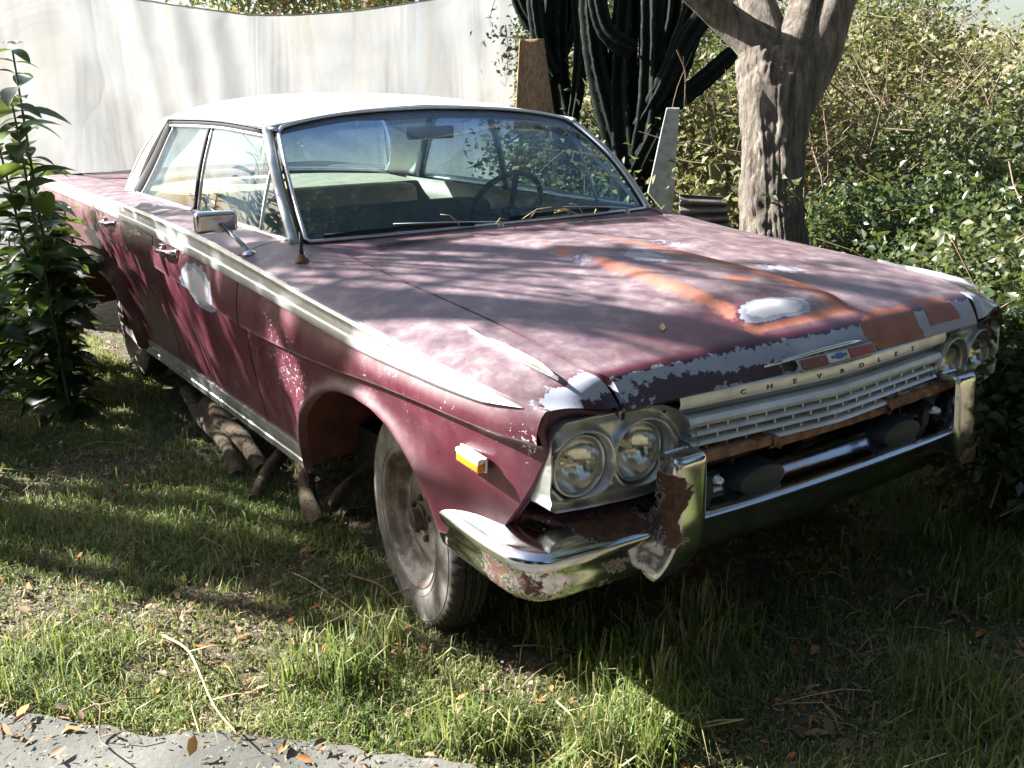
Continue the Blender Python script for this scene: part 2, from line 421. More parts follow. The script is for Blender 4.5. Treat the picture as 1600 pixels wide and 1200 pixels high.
def sstep(a, b, x):
    t_ = np.clip((np.asarray(x, float)-a)/(b-a), 0, 1); return t_*t_*(3-2*t_)
class PC:
    """monotone cubic through control points"""
    def __init__(s, pts):
        pts = sorted(pts); s.x = np.array([p[0] for p in pts], float); s.y = np.array([p[1] for p in pts], float)
        h = np.diff(s.x); d = np.diff(s.y)/h; m = np.zeros(len(s.x)); m[0] = d[0]; m[-1] = d[-1]
        for i in range(1, len(s.x)-1):
            if d[i-1]*d[i] > 0:
                w1 = 2*h[i]+h[i-1]; w2 = h[i]+2*h[i-1]; m[i] = (w1+w2)/(w1/d[i-1]+w2/d[i])
        s.m = m; s.h = h
    def __call__(s, x):
        x = np.clip(x, s.x[0], s.x[-1]); i = np.clip(np.searchsorted(s.x, x)-1, 0, len(s.x)-2)
        t_ = (x-s.x[i])/s.h[i]; h = s.h[i]
        return (1+2*t_)*(1-t_)**2*s.y[i]+t_*(1-t_)**2*h*s.m[i]+t_*t_*(3-2*t_)*s.y[i+1]+t_*t_*(t_-1)*h*s.m[i+1]

RNG = np.random.default_rng(7)
def unit(v): return v/(np.linalg.norm(v, axis=-1, keepdims=True)+1e-12)
def quads(name, V, F, mat, parent=None, rnd=None, smooth=False):
    """fast mesh from numpy arrays; V (n,3), F (m,k)"""
    me = bpy.data.meshes.new(name); k = F.shape[1]
    me.vertices.add(len(V)); me.vertices.foreach_set('co', V.astype(np.float32).ravel())
    me.loops.add(F.size); me.loops.foreach_set('vertex_index', F.astype(np.int32).ravel())
    me.polygons.add(len(F)); me.polygons.foreach_set('loop_start', np.arange(0, F.size, k, dtype=np.int32))
    me.polygons.foreach_set('loop_total', np.full(len(F), k, np.int32)); me.update(calc_edges=True)
    o = link(name, me, mat, parent, smooth)
    if rnd is not None: fattr(o, 'rnd', rnd)
    return o
def leaf_arrays(C, D, N, L, Wd, fold=.25, droop=.15):
    """C centres (stalk end), D directions, N normals, L lengths, Wd widths -> diamond leaves of 2 folded quads"""
    n = len(C); D = unit(D); S = unit(np.cross(D, N)); N = np.cross(S, D)
    L = L[:, None]; Wd = Wd[:, None]
    tip = C+D*L-N*L*droop*1.6
    mid = C+D*L*.48-N*L*droop*.3
    a = mid+S*Wd*.5+N*Wd*fold; b = mid-S*Wd*.5+N*Wd*fold
    V = np.stack([C, a, tip, b, mid], 1).reshape(-1, 3)
    i = np.arange(n)[:, None]*5
    F = np.concatenate([i+np.array([[0, 1, 2, 4]]), i+np.array([[0, 4, 2, 3]])], 0)
    return V, F
def leaves(name, C, mat, size, ratio=.5, parent=None, up=.4, D=None, var=.35, fold=.2, droop=.15, rng=None):
    rng = rng or RNG
    n = len(C)
    if D is None: D = unit(rng.normal(size=(n, 3)))
    D = D.copy(); D[:, 2] *= .7
    N = unit(rng.normal(size=(n, 3))*.7+np.array([0, 0, up]))
    L = size*(1+var*rng.uniform(-1, 1, n)); r = rng.uniform(0, 1, n)
    V, F = leaf_arrays(C, D, N, L, L*ratio, fold, droop)
    return quads(name, V, F, mat, parent, np.repeat(r, 5))
def clumps(centre, rad, nclump, per, clr, rng, shell=.55):
    """points in clumps filling an ellipsoid, irregular outline"""
    centre = np.array(centre); rad = np.array(rad)
    d = unit(rng.normal(size=(nclump, 3))); r = (shell+(1-shell)*rng.uniform(0, 1, (nclump, 1)))*rng.uniform(.75, 1.12, (nclump, 1))
    cc = centre+d*r*rad
    p = np.repeat(cc, per, 0)+rng.normal(size=(nclump*per, 3))*clr
    return p
# ================================================================== THE CAR  (x forward from the front axle, y to the car's left, z up)
CAR = empty('classic_car', (0, 0, 0), 'weathered maroon four-door sedan with white roof, peeling bonnet and rusty chrome bumper', 'car')
YB = PC([(.67, .879), (.64, .893), (.58, .915), (.48, .935), (.3, .948), (-.3, .955), (-1.5, .958), (-3.0, .958), (-4.0, .94), (-4.45, .90)])
ZB = PC([(.67, .811), (.64, .817), (.58, .829), (.45, .845), (.2, .863), (-.31, .893), (-.8, .930), (-1.43, .966), (-2.3, .980), (-3.5, .980), (-4.45, .965)])
ZL = PC([(.67, .800), (.60, .808), (.45, .806), (.07, .806), (-.37, .826), (-.8, .849), (-1.46, .879), (-2.35, .906), (-3.4, .918), (-4.45, .905)])
ZC = PC([(.67, .738), (.6, .745), (.38, .750), (.1, .742), (-.2, .722), (-.53, .708), (-.85, .705), (-1.16, .725), (-1.85, .765), (-2.67, .799), (-3.5, .82), (-4.45, .82)])
YG = PC([(.74, .70), (.70, .705), (.66, .725), (.6, .735), (.45, .742), (.17, .74), (-.18, .733), (-.60, .712), (-.83, .785), (-1.2, .79), (-2.8, .79), (-3.1, .765), (-3.6, .745), (-4.45, .72)])
ZH = PC([(-.66, .974), (-.60, .973), (-.3, .960), (.1, .941), (.35, .923), (.5, .905), (.6, .885), (.64, .872), (.66, .860), (.685, .826), (.698, .803), (.704, .790), (.80, .790)])
ZW = PC([(-.60, .957), (-.83, .976), (-1.2, .980), (-2.8, .985), (-3.3, .985), (-4.45, .955)])
def VSH(y): return .030*(1-np.minimum(np.abs(y)/.72, 1))
def HOOD(x, y, panel=True):
    x = np.asarray(x, float); y = np.asarray(y, float); xx = x-VSH(y)
    z = ZH(xx)-.020*(y/.73)**2*(1-sstep(.58, .70, xx))
    if panel:
        w = .145+.055*(x+.45)/1.0
        side = sstep(0, 1, (w-np.abs(y))/.060+.5)
        z = z+.024*side*sstep(-.62, -.1, x)*(1-sstep(.555, .635, x))
        z = z+.003*np.exp(-((np.abs(y)-w)/.012)**2)*sstep(-.5, .0, x)*(1-sstep(.54, .60, x))
    return z
FA = [(-.548, .30), (-.541, .34), (-.527, .40), (-.502, .46), (-.462, .515), (-.41, .565), (-.356, .602), (-.28, .636), (-.198, .657), (-.09, .667), (.014, .661),
      (.10, .640), (.17, .608), (.235, .562), (.280, .510), (.305, .46), (.318, .42)]
RA = [(-2.50, .30), (-2.51, .34), (-2.53, .40), (-2.57, .46), (-2.63, .52), (-2.72, .565), (-2.85, .59), (-3.02, .60), (-3.19, .59), (-3.32, .565), (-3.41, .52), (-3.47, .46), (-3.51, .40), (-3.53, .34), (-3.54, .30)]
FR = [(.325, .42), (.48, .42), (.50, .455), (.527, .497), (.59, .577), (.630, .640), (.665, .712)]
BOT = sorted([(-4.46, .36), (-4.2, .33), (-3.55, .285)] + RA + [(-2.49, .285), (-.556, .285)] + FA + FR)
BX = np.array([p[0] for p in BOT]); BZ = np.array([p[1] for p in BOT])
def ZBOT(x): return np.interp(x, BX, BZ)
ARCH = np.array(FA+FR[:1]); ARCH2 = np.array(RA)
def seglines(A, n=12):
    t_ = np.linspace(0, len(A)-1, (len(A)-1)*n+1); return np.stack([np.interp(t_, np.arange(len(A)), A[:, k]) for k in (0, 1)], 1)
AD = np.concatenate([seglines(ARCH), seglines(ARCH2)])
def SIDEY(x, z):
    x, z = np.broadcast_arrays(np.asarray(x, float), np.asarray(z, float))
    yb = YB(x); zb = ZB(x); zl = ZL(x); zc = ZC(x)
    q = np.clip((zc-z)/(zc-.28), 0, 1)
    low = yb+.012-.078*q**1.25-.012*sstep(0, .014, zc-z)*(1-q)
    mid_t = np.clip((zl-z)/(zl-zc), 0, 1)
    mid = yb+.010+.012*mid_t+.006*np.sin(PI*mid_t)
    top = yb+.010*np.clip((zb-z)/(zb-zl), 0, 1)
    y = np.where(z >= zl, top, np.where(z >= zc, mid, low))
    P = np.stack([x.ravel(), z.ravel()], 1)
    d = np.sqrt(((P[:, None, :]-AD[None])**2).sum(2)).min(1).reshape(x.shape)
    below = sstep(0, .05, zc-z); y = y+below*(.010*np.exp(-(d/.022)**2)+.034*np.clip((zc-z)/.2, 0, 1)*np.exp(-(d/.085)**2))
    return y
def panel(name, x0, x1, s, front=False, kind='fender'):
    xs = list(np.linspace(x0, x1, max(6, int(abs(x1-x0)/.022))))+[p[0] for p in BOT if x0 < p[0] < x1]
    xs = np.array(sorted(set(np.round(xs, 5)))); xs = xs[np.concatenate([[True], np.diff(xs) > .0015])]; xs[-1] = x1
    zb0 = ZBOT(xs); zc = ZC(xs); zl = ZL(xs); zt = ZB(xs)
    rows = []
    for q in np.concatenate([[0, .015, .04, .07], np.linspace(.11, .93, 22), [.97]]): rows.append(zb0+(zc-.016-zb0)*q)
    rows += [zc-.014, zc-.007, zc-.0005, zc+.0005]
    for q in np.linspace(.08, 1, 7): rows.append(zc+(zl-zc)*q)
    rows += [zl+(zt-zl)*.5, zt-.003]
    Z = np.array(rows); X = np.broadcast_to(xs, Z.shape); Y = SIDEY(X, Z)
    P = np.stack([X, Y, Z], 2)
    # upper surface
    xh = xs+np.clip((xs-.52)/.145, 0, 1)*.035
    yb = YB(xs); yg = YG(xh)
    zi = np.where(xs > -.60, HOOD(xh, yg, False), ZW(xs))
    up = []
    for k in np.concatenate([[0.004, .02], np.linspace(.06, 1, 16)]):
        y = yb+(yg-yb)*k; K = k**.75
        z = zt*(1-K)+zi*K+.005*np.sin(PI*k)
        fr = sstep(.55, .665, xs)
        z = z*(1-fr)+fr*(zt*(1-sstep(.25, .9, k))+zi*sstep(.25, .9, k))
        xq = xs+np.clip((xs-.52)/.145, 0, 1)*.035*sstep(.05, .9, k)
        up.append(np.stack([xq, y, z], 1))
    up.append(np.stack([xq, yg+.001, zi-.03], 1))          # turned-down flange at the seam
    P = np.concatenate([P, np.array(up)], 0)
    # flange turned in along the bottom
    fl = P[0].copy(); fl[:, 1] -= .03; fl0 = P[0].copy(); fl0[:, 1] -= .004; fl0[:, 2] -= .002
    P = np.concatenate([fl[None], fl0[None], P], 0)
    # flanges at both ends
    a = P[:, :1].copy(); a[:, :, 1] -= .02; b = P[:, -1:].copy(); b[:, :, 1] -= .02
    if not front: P = np.concatenate([a, P, b], 1)
    else: P = np.concatenate([a, P], 1)
    P[:, :, 1] *= s
    mb = MB(); mb.grid(P, flip=(s > 0))
    o = mb.build(name, M['paint'], CAR, angle=50, fix=False)
    v = verts(o); nf = len(v)
    nz = np.empty(nf*3, np.float32); o.data.vertices.foreach_get('normal', nz); nz = nz.reshape(-1, 3)
    x, y, z = v[:, 0], np.abs(v[:, 1]), v[:, 2]
    fade = np.clip(np.abs(nz[:, 2])*1.35-.15, 0, 1)*.85+.03
    R_ = np.zeros(nf); G_ = np.zeros(nf); B_ = np.zeros(nf)
    if s < 0:
        B_ += np.clip(1.3*sstep(.12, .0, 0)*0, 0, 1)
        for (cx, cz, r, a_) in [(-.62, .66, .22, .8), (-.50, .58, .18, .7), (.18, .78, .22, .55), (.64, .74, .06, .95), (.42, .79, .2, .45), (-.9, .66, .08, .8), (.03, .72, .18, .5), (-.75, .50, .2, .55)]:
            B_ = np.maximum(B_, a_*np.exp(-(((x-cx)**2+(z-cz)**2)/r**2))*(np.abs(nz[:, 2]) < .6))
        # worn patch on the front door, pale ground-back filler around the fender corner
        R_ = np.maximum(R_, 2.0*np.exp(-(((x+1.36)/.17)**2+((z-.765)/.085)**2)**2.5)*(y > .9))
        R_ = np.maximum(R_, .48*np.exp(-(((x-.63)/.05)**2))*(z > .80)*(y < .90))
    else:
        R_ = np.maximum(R_, .75*sstep(.59, .63, x)*(z > .77))
    R_ = np.maximum(R_, .90*sstep(.60, .645, x)*(1-sstep(.675, .695, x))*(y < .87)*(z > .79)*(1 if s < 0 else 1))
    G_ = np.maximum(G_, .55*np.exp(-((z-ZC(x)+.006)/.006)**2)*(x < -.4)*(x > -1.1)*(s < 0)*0)
    fade = np.where((y < .875) & (z > .78), fade*(1-sstep(.60, .64, x))-.9*sstep(.625, .655, x), fade)
    fattr(o, 'fade', fade); cattr(o, 'wear', np.stack([R_, G_, B_], 1))
    return o
for s in (-1, 1):
    fnd = panel('front_fender', -.928, .665, s, True)
    dr = panel('front_door', -1.898, -.936, s); dr2 = panel('rear_door', -2.858, -1.906, s)
    panel('rear_quarter', -4.45, -2.866, s)
    # brow above the lamps, and the return edge round the nose
    mb = MB(); ys = np.linspace(.880, .703, 18)
    k = (.880-ys)/(.880-.703)
    zt = .812*(1-sstep(.25, .9, k))+.7905*sstep(.25, .9, k)
    bot = .782-.045*sstep(.80, .88, ys)
    P = []
    for q in np.linspace(0, 1, 8):
        P.append(np.stack([.665+.035*sstep(.05, .9, k)+.004*math.sin(PI*min(1, q*2.2))*(q < .46)-.012*q**1.3, s*ys, np.maximum(zt, bot+.001)*(1-q)+bot*q], 1))
    mb.grid(P, flip=(s < 0))
    br = mb.build('brow', M['paint'], fnd, angle=50); v = verts(br)
    fattr(br, 'fade', np.full(len(v), -.85)); g = np.full(len(v), .0)
    g = .25*sstep(.80, .835, v[:, 2])
    cattr(br, 'wear', np.stack([g, g*0, g*0+.1], 1))
    mb = MB(); pl = FR[2:]+[(.6652, .77), (.6652, .811)]; P = []
    for (dy, dx) in ((0, 0), (-.006, .004), (-.018, .002), (-.045, -.03), (-.10, -.05)):
        P.append([(x+dx, s*(float(SIDEY(x, z))+dy), z) for (x, z) in pl])
    mb.grid(P, flip=(s < 0)); rt = mb.build('fender_edge', M['paint'], fnd, angle=50); v = verts(rt)
    fattr(rt, 'fade', np.full(len(v), .05)); cattr(rt, 'wear', np.stack([v[:, 0]*0, v[:, 0]*0, v[:, 0]*0+.3], 1))
    # wheel-arch liners
    for A in (FA+[(.325, .36)], RA):
        mb = MB(); A = np.array(A); P = []
        for dy, dz in ((-.012, 0), (-.06, .012), (-.16, .02), (-.36, .03)):
            yy = np.array([float(SIDEY(p[0], p[1]+.003)) for p in A])
            P.append(np.stack([A[:, 0], s*(yy+dy), A[:, 1]+dz], 1))
        mb.grid(P); c = A[len(A)//2]; pp = [(p[0], p[1]+.03) for p in A]
        mb.prism(pp, 'y', s*.56, s*.55)
        mb.build('wheel_well', M['rust_paint'] if 'rust_paint' in M else M['dark'], CAR, angle=50)
# ---- door handles, key locks, side trim, sills, fender spears
for s in (-1, 1):
    xs = np.concatenate([[.620, .612, .60], np.linspace(.58, -4.40, 170)])
    prof = [(0, 0, .000), (.0, .03, .006), (.14, .10, .009), (.30, .16, .004), (.36, .2, .004), (.60, .5, .004), (.66, .6, .009), (.84, .8, .010), (.97, .95, .007), (1, 1, .0)]
    P = []
    for (q, _, o_) in prof:
        w = np.clip((.622-xs)/.10, 0, 1)**.6
        zt = ZB(xs)+.001; zl = ZL(xs)
        mid = zl+(zt-zl)*.5; hw = (zt-zl)*.5
        z = mid+hw*w*(1-2*q)
        y = SIDEY(xs, np.minimum(z, ZB(xs)-.001))+o_*np.minimum(w*1.2, 1)+.0015
        P.append(np.stack([xs, s*y, z], 1))
    mb = MB(); mb.grid(P, flip=(s < 0))
    tr = mb.build('side_trim', M['alu'], CAR, angle=28)
    mb = MB()
    for zc_, w_ in ((.30, .028),):
        xs = np.linspace(-.560, -2.47, 60); P = []
        for (dz, dy) in ((.052, 0), (.050, .010), (.030, .012), (.026, .008), (.010, .008), (.006, .012), (-.016, .012), (-.022, .004), (-.026, -.03)):
            P.append(np.stack([xs, s*(.900+dy)*np.ones(60), (.292+dz)*np.ones(60)], 1))
        mb.grid(P, flip=(s < 0))
    mb.build('sill_moulding', M['alu_dull'], CAR, angle=30)
    # spear on top of the fender: long thin blade with a raised fin
    a = np.array([.262, s*.815, .906]); b = np.array([.628, s*.820, .868])
    mb = MB(); n_ = 26; P = []
    for i, t_ in enumerate(np.linspace(0, 1, n_)):
        c = a*(1-t_)+b*t_; c[2] = float(HOOD(c[0], .80, False))*.45+float(ZB(c[0]))*.0+.55*(.909-.118*(c[0]-.262)**1.0) if False else c[2]
        w_ = .0055*math.sin(PI*min(1, .06+t_*.92))**.6; h_ = .003+.011*sstep(0, .72, t_)*(1-sstep(.80, 1, t_))
        P.append([(c[0], c[1]+s*w_, c[2]-.006), (c[0], c[1]+s*w_*.8, c[2]+.003), (c[0]-.0, c[1]-s*w_*.1, c[2]+h_), (c[0], c[1]-s*w_*.8, c[2]+.003), (c[0], c[1]-s*w_, c[2]-.006)])
    mb.grid(P); mb.build('fender_spear', M['chrome'], CAR, angle=30)
    for hx, hz, par in ((-1.668, .862, 0), (-2.587, .876, 1)):
        mb = MB(); y0 = .972
        hp = [(hx+.095, y0-.004, hz+.002), (hx+.088, y0+.012, hz+.004), (hx+.06, y0+.030, hz+.004), (hx+.0, y0+.036, hz), (hx-.05, y0+.034, hz-.002), (hx-.075, y0+.020, hz-.002), (hx-.08, y0-.004, hz-.002)]
        mb.tube([(p[0], s*p[1], p[2]) for p in hp], [.011, .012, .012, .012, .013, .013, .014], 12, flat=(1.0, .8))
        mb.box((hx-.078, s*(y0+.004), hz-.004), (.040, .022, .046)); mb.box((hx+.094, s*(y0+.002), hz+.002), (.03, .016, .034))
        h = mb.build('door_handle', M['chrome'], None, bevel=.004)
        d_ = [o for o in CAR.children if o.name.startswith('rear_door' if par else 'front_door')][-1]
        h.parent = [o for o in CAR.children if o.name.startswith('rear_door' if par else 'front_door')][0 if s < 0 else 1]
        if par == 0:
            mb = MB(); mb.lathe([(0, .010), (.008, .010), (.011, .007), (.012, 0)], (hx-.085, s*(y0-.004), hz-.055), 'y', 16, sy=s)
            k_ = mb.build('key_lock', M['chrome'], None); k_.parent = h.parent
# ---- bonnet
def add_wear(o, fn):
    v = verts(o); n = len(v); nz = np.empty(n*3, np.float32); o.data.vertices.foreach_get('normal', nz); nz = nz.reshape(-1, 3)
    f_, R_, G_, B_ = fn(v[:, 0], v[:, 1], v[:, 2], nz)
    fattr(o, 'fade', f_); cattr(o, 'wear', np.stack([R_, G_, B_], 1))
us = np.concatenate([np.linspace(-.600, .55, 96), np.linspace(.558, .734, 50)])
vs = np.linspace(-1, 1, 150)
X = []; 
for v_ in vs:
    yg = (YG(us)-.0085)*v_
    xe = us-(.734-.704-VSH(yg))*sstep(.45, .734, us)      # follow the shallow V of the nose
    X.append(np.stack([xe, yg, HOOD(xe, yg)], 1))
X = np.array(X)
fl = X[:, -1:].copy(); fl[:, :, 2] -= .012; fl[:, :, 0] -= .012
e0 = X[:1].copy(); e0[:, :, 2] -= .02; e1 = X[-1:].copy(); e1[:, :, 2] -= .02
r0 = X[:, :1].copy(); r0[:, :, 2] -= .015
XX = np.concatenate([r0, X, fl], 1)
e0 = XX[:1].copy(); e0[:, :, 2] -= .02; e1 = XX[-1:].copy(); e1[:, :, 2] -= .02
mb = MB(); mb.grid(np.concatenate([e0, XX, e1], 0), flip=False)
hood = mb.build('hood', M['paint'], CAR, angle=60)
def hw(x, y, z, nz):
    n = len(x); w = .145+.055*(x+.45)
    fade = np.clip(np.abs(nz[:, 2])*1.2-.1, 0, 1)*.78+.10
    fade0 = fade*1.0
    fade *= 1-.75*np.exp(-(((x-.56)/.11)**2+((y+.30)/.30)**2)**2)*1.0       # darker, less chalked patch behind the nose
    xx = x-VSH(y)
    fade = fade*(1-sstep(.60, .66, xx))-1.0*sstep(.63, .67, xx)
    R_ = .95*sstep(.635, .68, xx)
    R_ -= .72*np.exp(-(((y+.56)/.14)**2))*sstep(.665, .69, xx)           # maroon flakes left near the lamp
    R_ -= .60*np.exp(-((xx-.695)/.010)**2)*np.exp(-(((y+.22)/.26)**2)**2)
    R_ -= .75*np.exp(-(((y+.25)/.05)**2))*sstep(.69, .70, xx)
    R_ -= .8*np.exp(-(((y-.22)/.06)**2))*sstep(.68, .70, xx)
    R_ = np.maximum(R_, 0)
    for (a, b, r, k) in [(.02, -.02, .085, .72), (-.10, -.17, .05, .64), (.25, .33, .08, .66), (-.2, .3, .09, .55)]:
        R_ = np.maximum(R_, k*np.exp(-(((x-a)/(r*1.5))**2+((y-b)/r)**2)**1.5))
    R_ = np.maximum(R_, 2.1*np.exp(-(((x-.575-.008*np.sin(y*22))/.040)**2+((y+.07)/.125)**2)**2.2))
    # red oxide along both creases of the raised centre and over its nose
    G_ = (.80+.2*(y > 0))*np.exp(-((np.abs(y)-w+.010+.028*(y > 0))/(.033+.010*(y > 0)))**2)*sstep(-.65, -.05, x)*(1-sstep(.60, .66, x))
    G_ = np.maximum(G_, .9*np.exp(-((x-.628)/.024)**2)*(np.abs(y) < w+.02))
    G_ = np.maximum(G_, .8*np.exp(-(((x-.36)/.05)**2+((y-.03)/.06)**2)))
    G_ *= (1-R_*.7*(x < .62))
    G_ = np.maximum(G_, 1.2*((y > .175+.03*np.sin(x*70)) & (y < .405) & (xx > .625+.008*np.sin(y*40))))
    G_ = np.maximum(G_, 1.2*((y > .455) & (y < .60+.6*(xx-.66)) & (xx > .615+.01*np.sin(y*50)) & (xx < .69)))
    R_ = R_*(1-np.clip(G_, 0, 1)*(y > .17)*(xx > .6))
    B_ = .25*np.exp(-(((x-.45)/.2)**2+((y+.5)/.2)**2))
    return fade, R_, G_, B_
add_wear(hood, hw)
# ---- cowl with air-intake slots
mb = MB(); P = []
for v_ in np.linspace(-1, 1, 60):
    y = v_*.786; a = (-.606, y*.708/.786, float(HOOD(-.60, y*.708/.786, False))-.002)
    b = (-.80-.035*abs(v_)**3, y, .976-.004*abs(v_))
    P.append([(a[0]*(1-q)+b[0]*q, a[1]*(1-q)+b[1]*q, a[2]*(1-q)+b[2]*q+.004*math.sin(PI*q)) for q in np.linspace(0, 1, 10)])
mb.grid(P); cowl = mb.build('cowl', M['paint'], CAR)
add_wear(cowl, lambda x, y, z, n: (np.full(len(x), .55), x*0, .25*np.exp(-((y+.3)/.3)**2), x*0))
for s in (-1, 1):
    mb = MB()
    for i in range(34):
        y = s*(.23+i*.0108); sk = -.010*s
        z = .981+.0014
        zz = float(HOOD(-.6, y, False))
        z = zz+(.976-zz)*.32+.0055
        p = [(-.632, y), (-.632, y+.0045), (-.685, y+.0045+sk), (-.685, y+sk)]
        mb.prism([(a_, b_) for a_, b_ in p], 'z', z-.002, z+.0006)
    mb.build('air_intake_slots', M['black'], cowl, smooth=False)
# dark gap under the bonnet edge
mb = MB()
for s in (-1, 1):
    mb = MB(); xs = np.linspace(-.60, .70, 60)
    mb.tube([(x, s*float(YG(x)), float(HOOD(x, YG(x), False))-.012) for x in xs], .006, 6)
    mb.build('hood_seam', M['seam'], CAR)
# ---- boot lid and rear deck
mb = MB(); P = []
for v_ in np.linspace(-1, 1, 60):
    y = v_*.75
    xf = -3.50+.42*abs(v_)**2.6
    P.append([(xf*(1-q)+(-4.46)*q, y*(1-.03*q), .992+.012*(1-v_*v_)-.028*q-.05*max(0, q-.93)/.07*.6-.008*abs(v_)**3) for q in np.linspace(0, 1, 40)])
mb.grid(P); dk = mb.build('trunk_lid', M['paint'], CAR)
add_wear(dk, lambda x, y, z, n: (np.full(len(x), .5), x*0, x*0, x*0))
mb = MB(); mb.tube([(-3.62, -.62, .985), (-3.75, -.715, .9835), (-4.40, -.705, .966)], .003, 6); mb.build('trunk_seam', M['seam'], dk)
mb = MB(); P = []
for y in np.linspace(-.90, .90, 30):
    c = 1-(abs(y)/.9)**4*.10
    P.append([(-4.45-.02*math.sin(PI*q), y, (.962)*(1-q)+.40*q) for q in np.linspace(0, 1, 16)])
mb.grid(P); rp = mb.build('tail_panel', M['paint'], CAR); add_wear(rp, lambda x, y, z, n: (x*0+.1, x*0, x*0, x*0))
mb = MB(); mb.tube([(-4.20, -.99, .43), (-4.42, -.99, .43), (-4.58, -.93, .43), (-4.62, -.7, .43), (-4.63, 0, .43), (-4.62, .7, .43), (-4.58, .93, .43), (-4.42, .99, .43), (-4.2, .99, .43)], .065, 14, flat=(.5, 1.4))
mb.build('rear_bumper', M['chrome_rusty'], CAR)
for s in (-1, 1):
    for k_ in range(3):
        mb = MB(); mb.lathe([(0, -.03), (.03, -.028), (.05, -.02), (.058, -.005), (.06, 0)], (-4.475, s*(.42+.16*k_), .74), 'x', 20); mb.build('tail_lamp', M['red'], CAR)
# ---- roof
ZRC = PC([(-1.26, 1.392), (-1.5, 1.425), (-1.95, 1.446), (-2.4, 1.445), (-2.75, 1.42), (-2.95, 1.372)])
ZRE = PC([(-1.20, 1.332), (-1.4, 1.345), (-1.8, 1.356), (-2.35, 1.348), (-2.85, 1.318)])
YRE = PC([(-1.20, .672), (-1.3, .690), (-1.8, .700), (-2.40, .695), (-2.62, .66), (-2.85, .60)])
P = []
us_ = np.linspace(0, 1, 60); vs_ = np.sin(np.linspace(-PI/2, PI/2, 71))
for u_ in us_:
    row = []
    for v_ in vs_:
        xf = -1.305+.050*abs(v_)**2.2; xr = -2.95+.13*abs(v_)**2
        x = xf+(xr-xf)*u_; xe = -1.255+(-2.82+1.255)*u_
        ye = float(YRE(xe)); zc_ = float(ZRC(x)); ze = float(ZRE(xe))
        k = abs(v_)**3.0
        row.append((x, v_*ye, zc_*(1-k)+ze*k-.018*abs(v_)*(1-k)))
    P.append(row)
P = np.array(P)
lip = P[:1].copy(); lip[:, :, 2] -= .012; lip[:, :, 0] -= .012
mb = MB(); mb.grid(np.concatenate([lip, P], 0)); roof = mb.build('roof', M['white'], CAR, solid=.012)
mb = MB()
for s in (-1, 1):
    A = np.array((-2.445, s*.694, 1.346)); B = np.array((-2.84, s*.60, 1.320)); C_ = np.array((-3.12, s*.755, .990)); D_ = np.array((-2.80, s*.792, .985)); G = []
    for q in np.linspace(0, 1, 14):
        a_ = A*(1-q)+D_*q; b_ = B*(1-q)+C_*q; a_ = a_+np.array((-.02, s*.012, 0))*math.sin(PI*q); b_ = b_+np.array((.06, s*.015, -.02))*math.sin(PI*q)
        G.append([a_*(1-r)+b_*r+np.array((0, s*.020, .0))*math.sin(PI*r) for r in np.linspace(0, 1, 12)])
    mb2 = MB(); mb2.grid(G); mb2.build('roof_pillar', M['white'], CAR, solid=.02)
# headliner
mb = MB(); mb.grid(P-np.array([0, 0, .035])*1.0); hl = mb.build('headliner', M['headliner'], CAR)
# ---- windshield, with its rubber, chrome and pillars
def ws(u, v):
    a = np.array((-.795-.038*abs(v)**3, .772*v, .974)); b = np.array((-1.300+.050*abs(v)**2.2, .672*v, 1.390-.012*abs(v)-.050*abs(v)**3.2))
    p = a*(1-u)+b*u; k = math.sin(PI*u)
    return p+np.array((.030*(1-v*v)+.010, .016*v, .025))*k
mb = MB(); mb.grid([[ws(u, v) for v in np.linspace(-.985, .985, 50)] for u in np.linspace(.012, .985, 28)])
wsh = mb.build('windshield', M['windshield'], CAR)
def rim(path, r, mat, name, par=CAR, flat=None, closed=False):
    mb = MB(); mb.tube(path, r, 10, flat=flat, closed=closed); return mb.build(name, mat, par)
loop = [ws(0.006, v) for v in np.linspace(-.97, .97, 40)]+[ws(u, .985) for u in np.linspace(.03, .95, 24)]+[ws(.992, v) for v in np.linspace(.96, -.96, 40)]+[ws(u, -.985) for u in np.linspace(.95, .03, 24)]
rim(loop, .010, M['black'], 'windshield_seal', wsh, closed=True)
loop2 = [p+np.array((.009, 0, .004)) for p in loop]
rim(loop2, .0065, M['alu'], 'windshield_trim', wsh, closed=True)
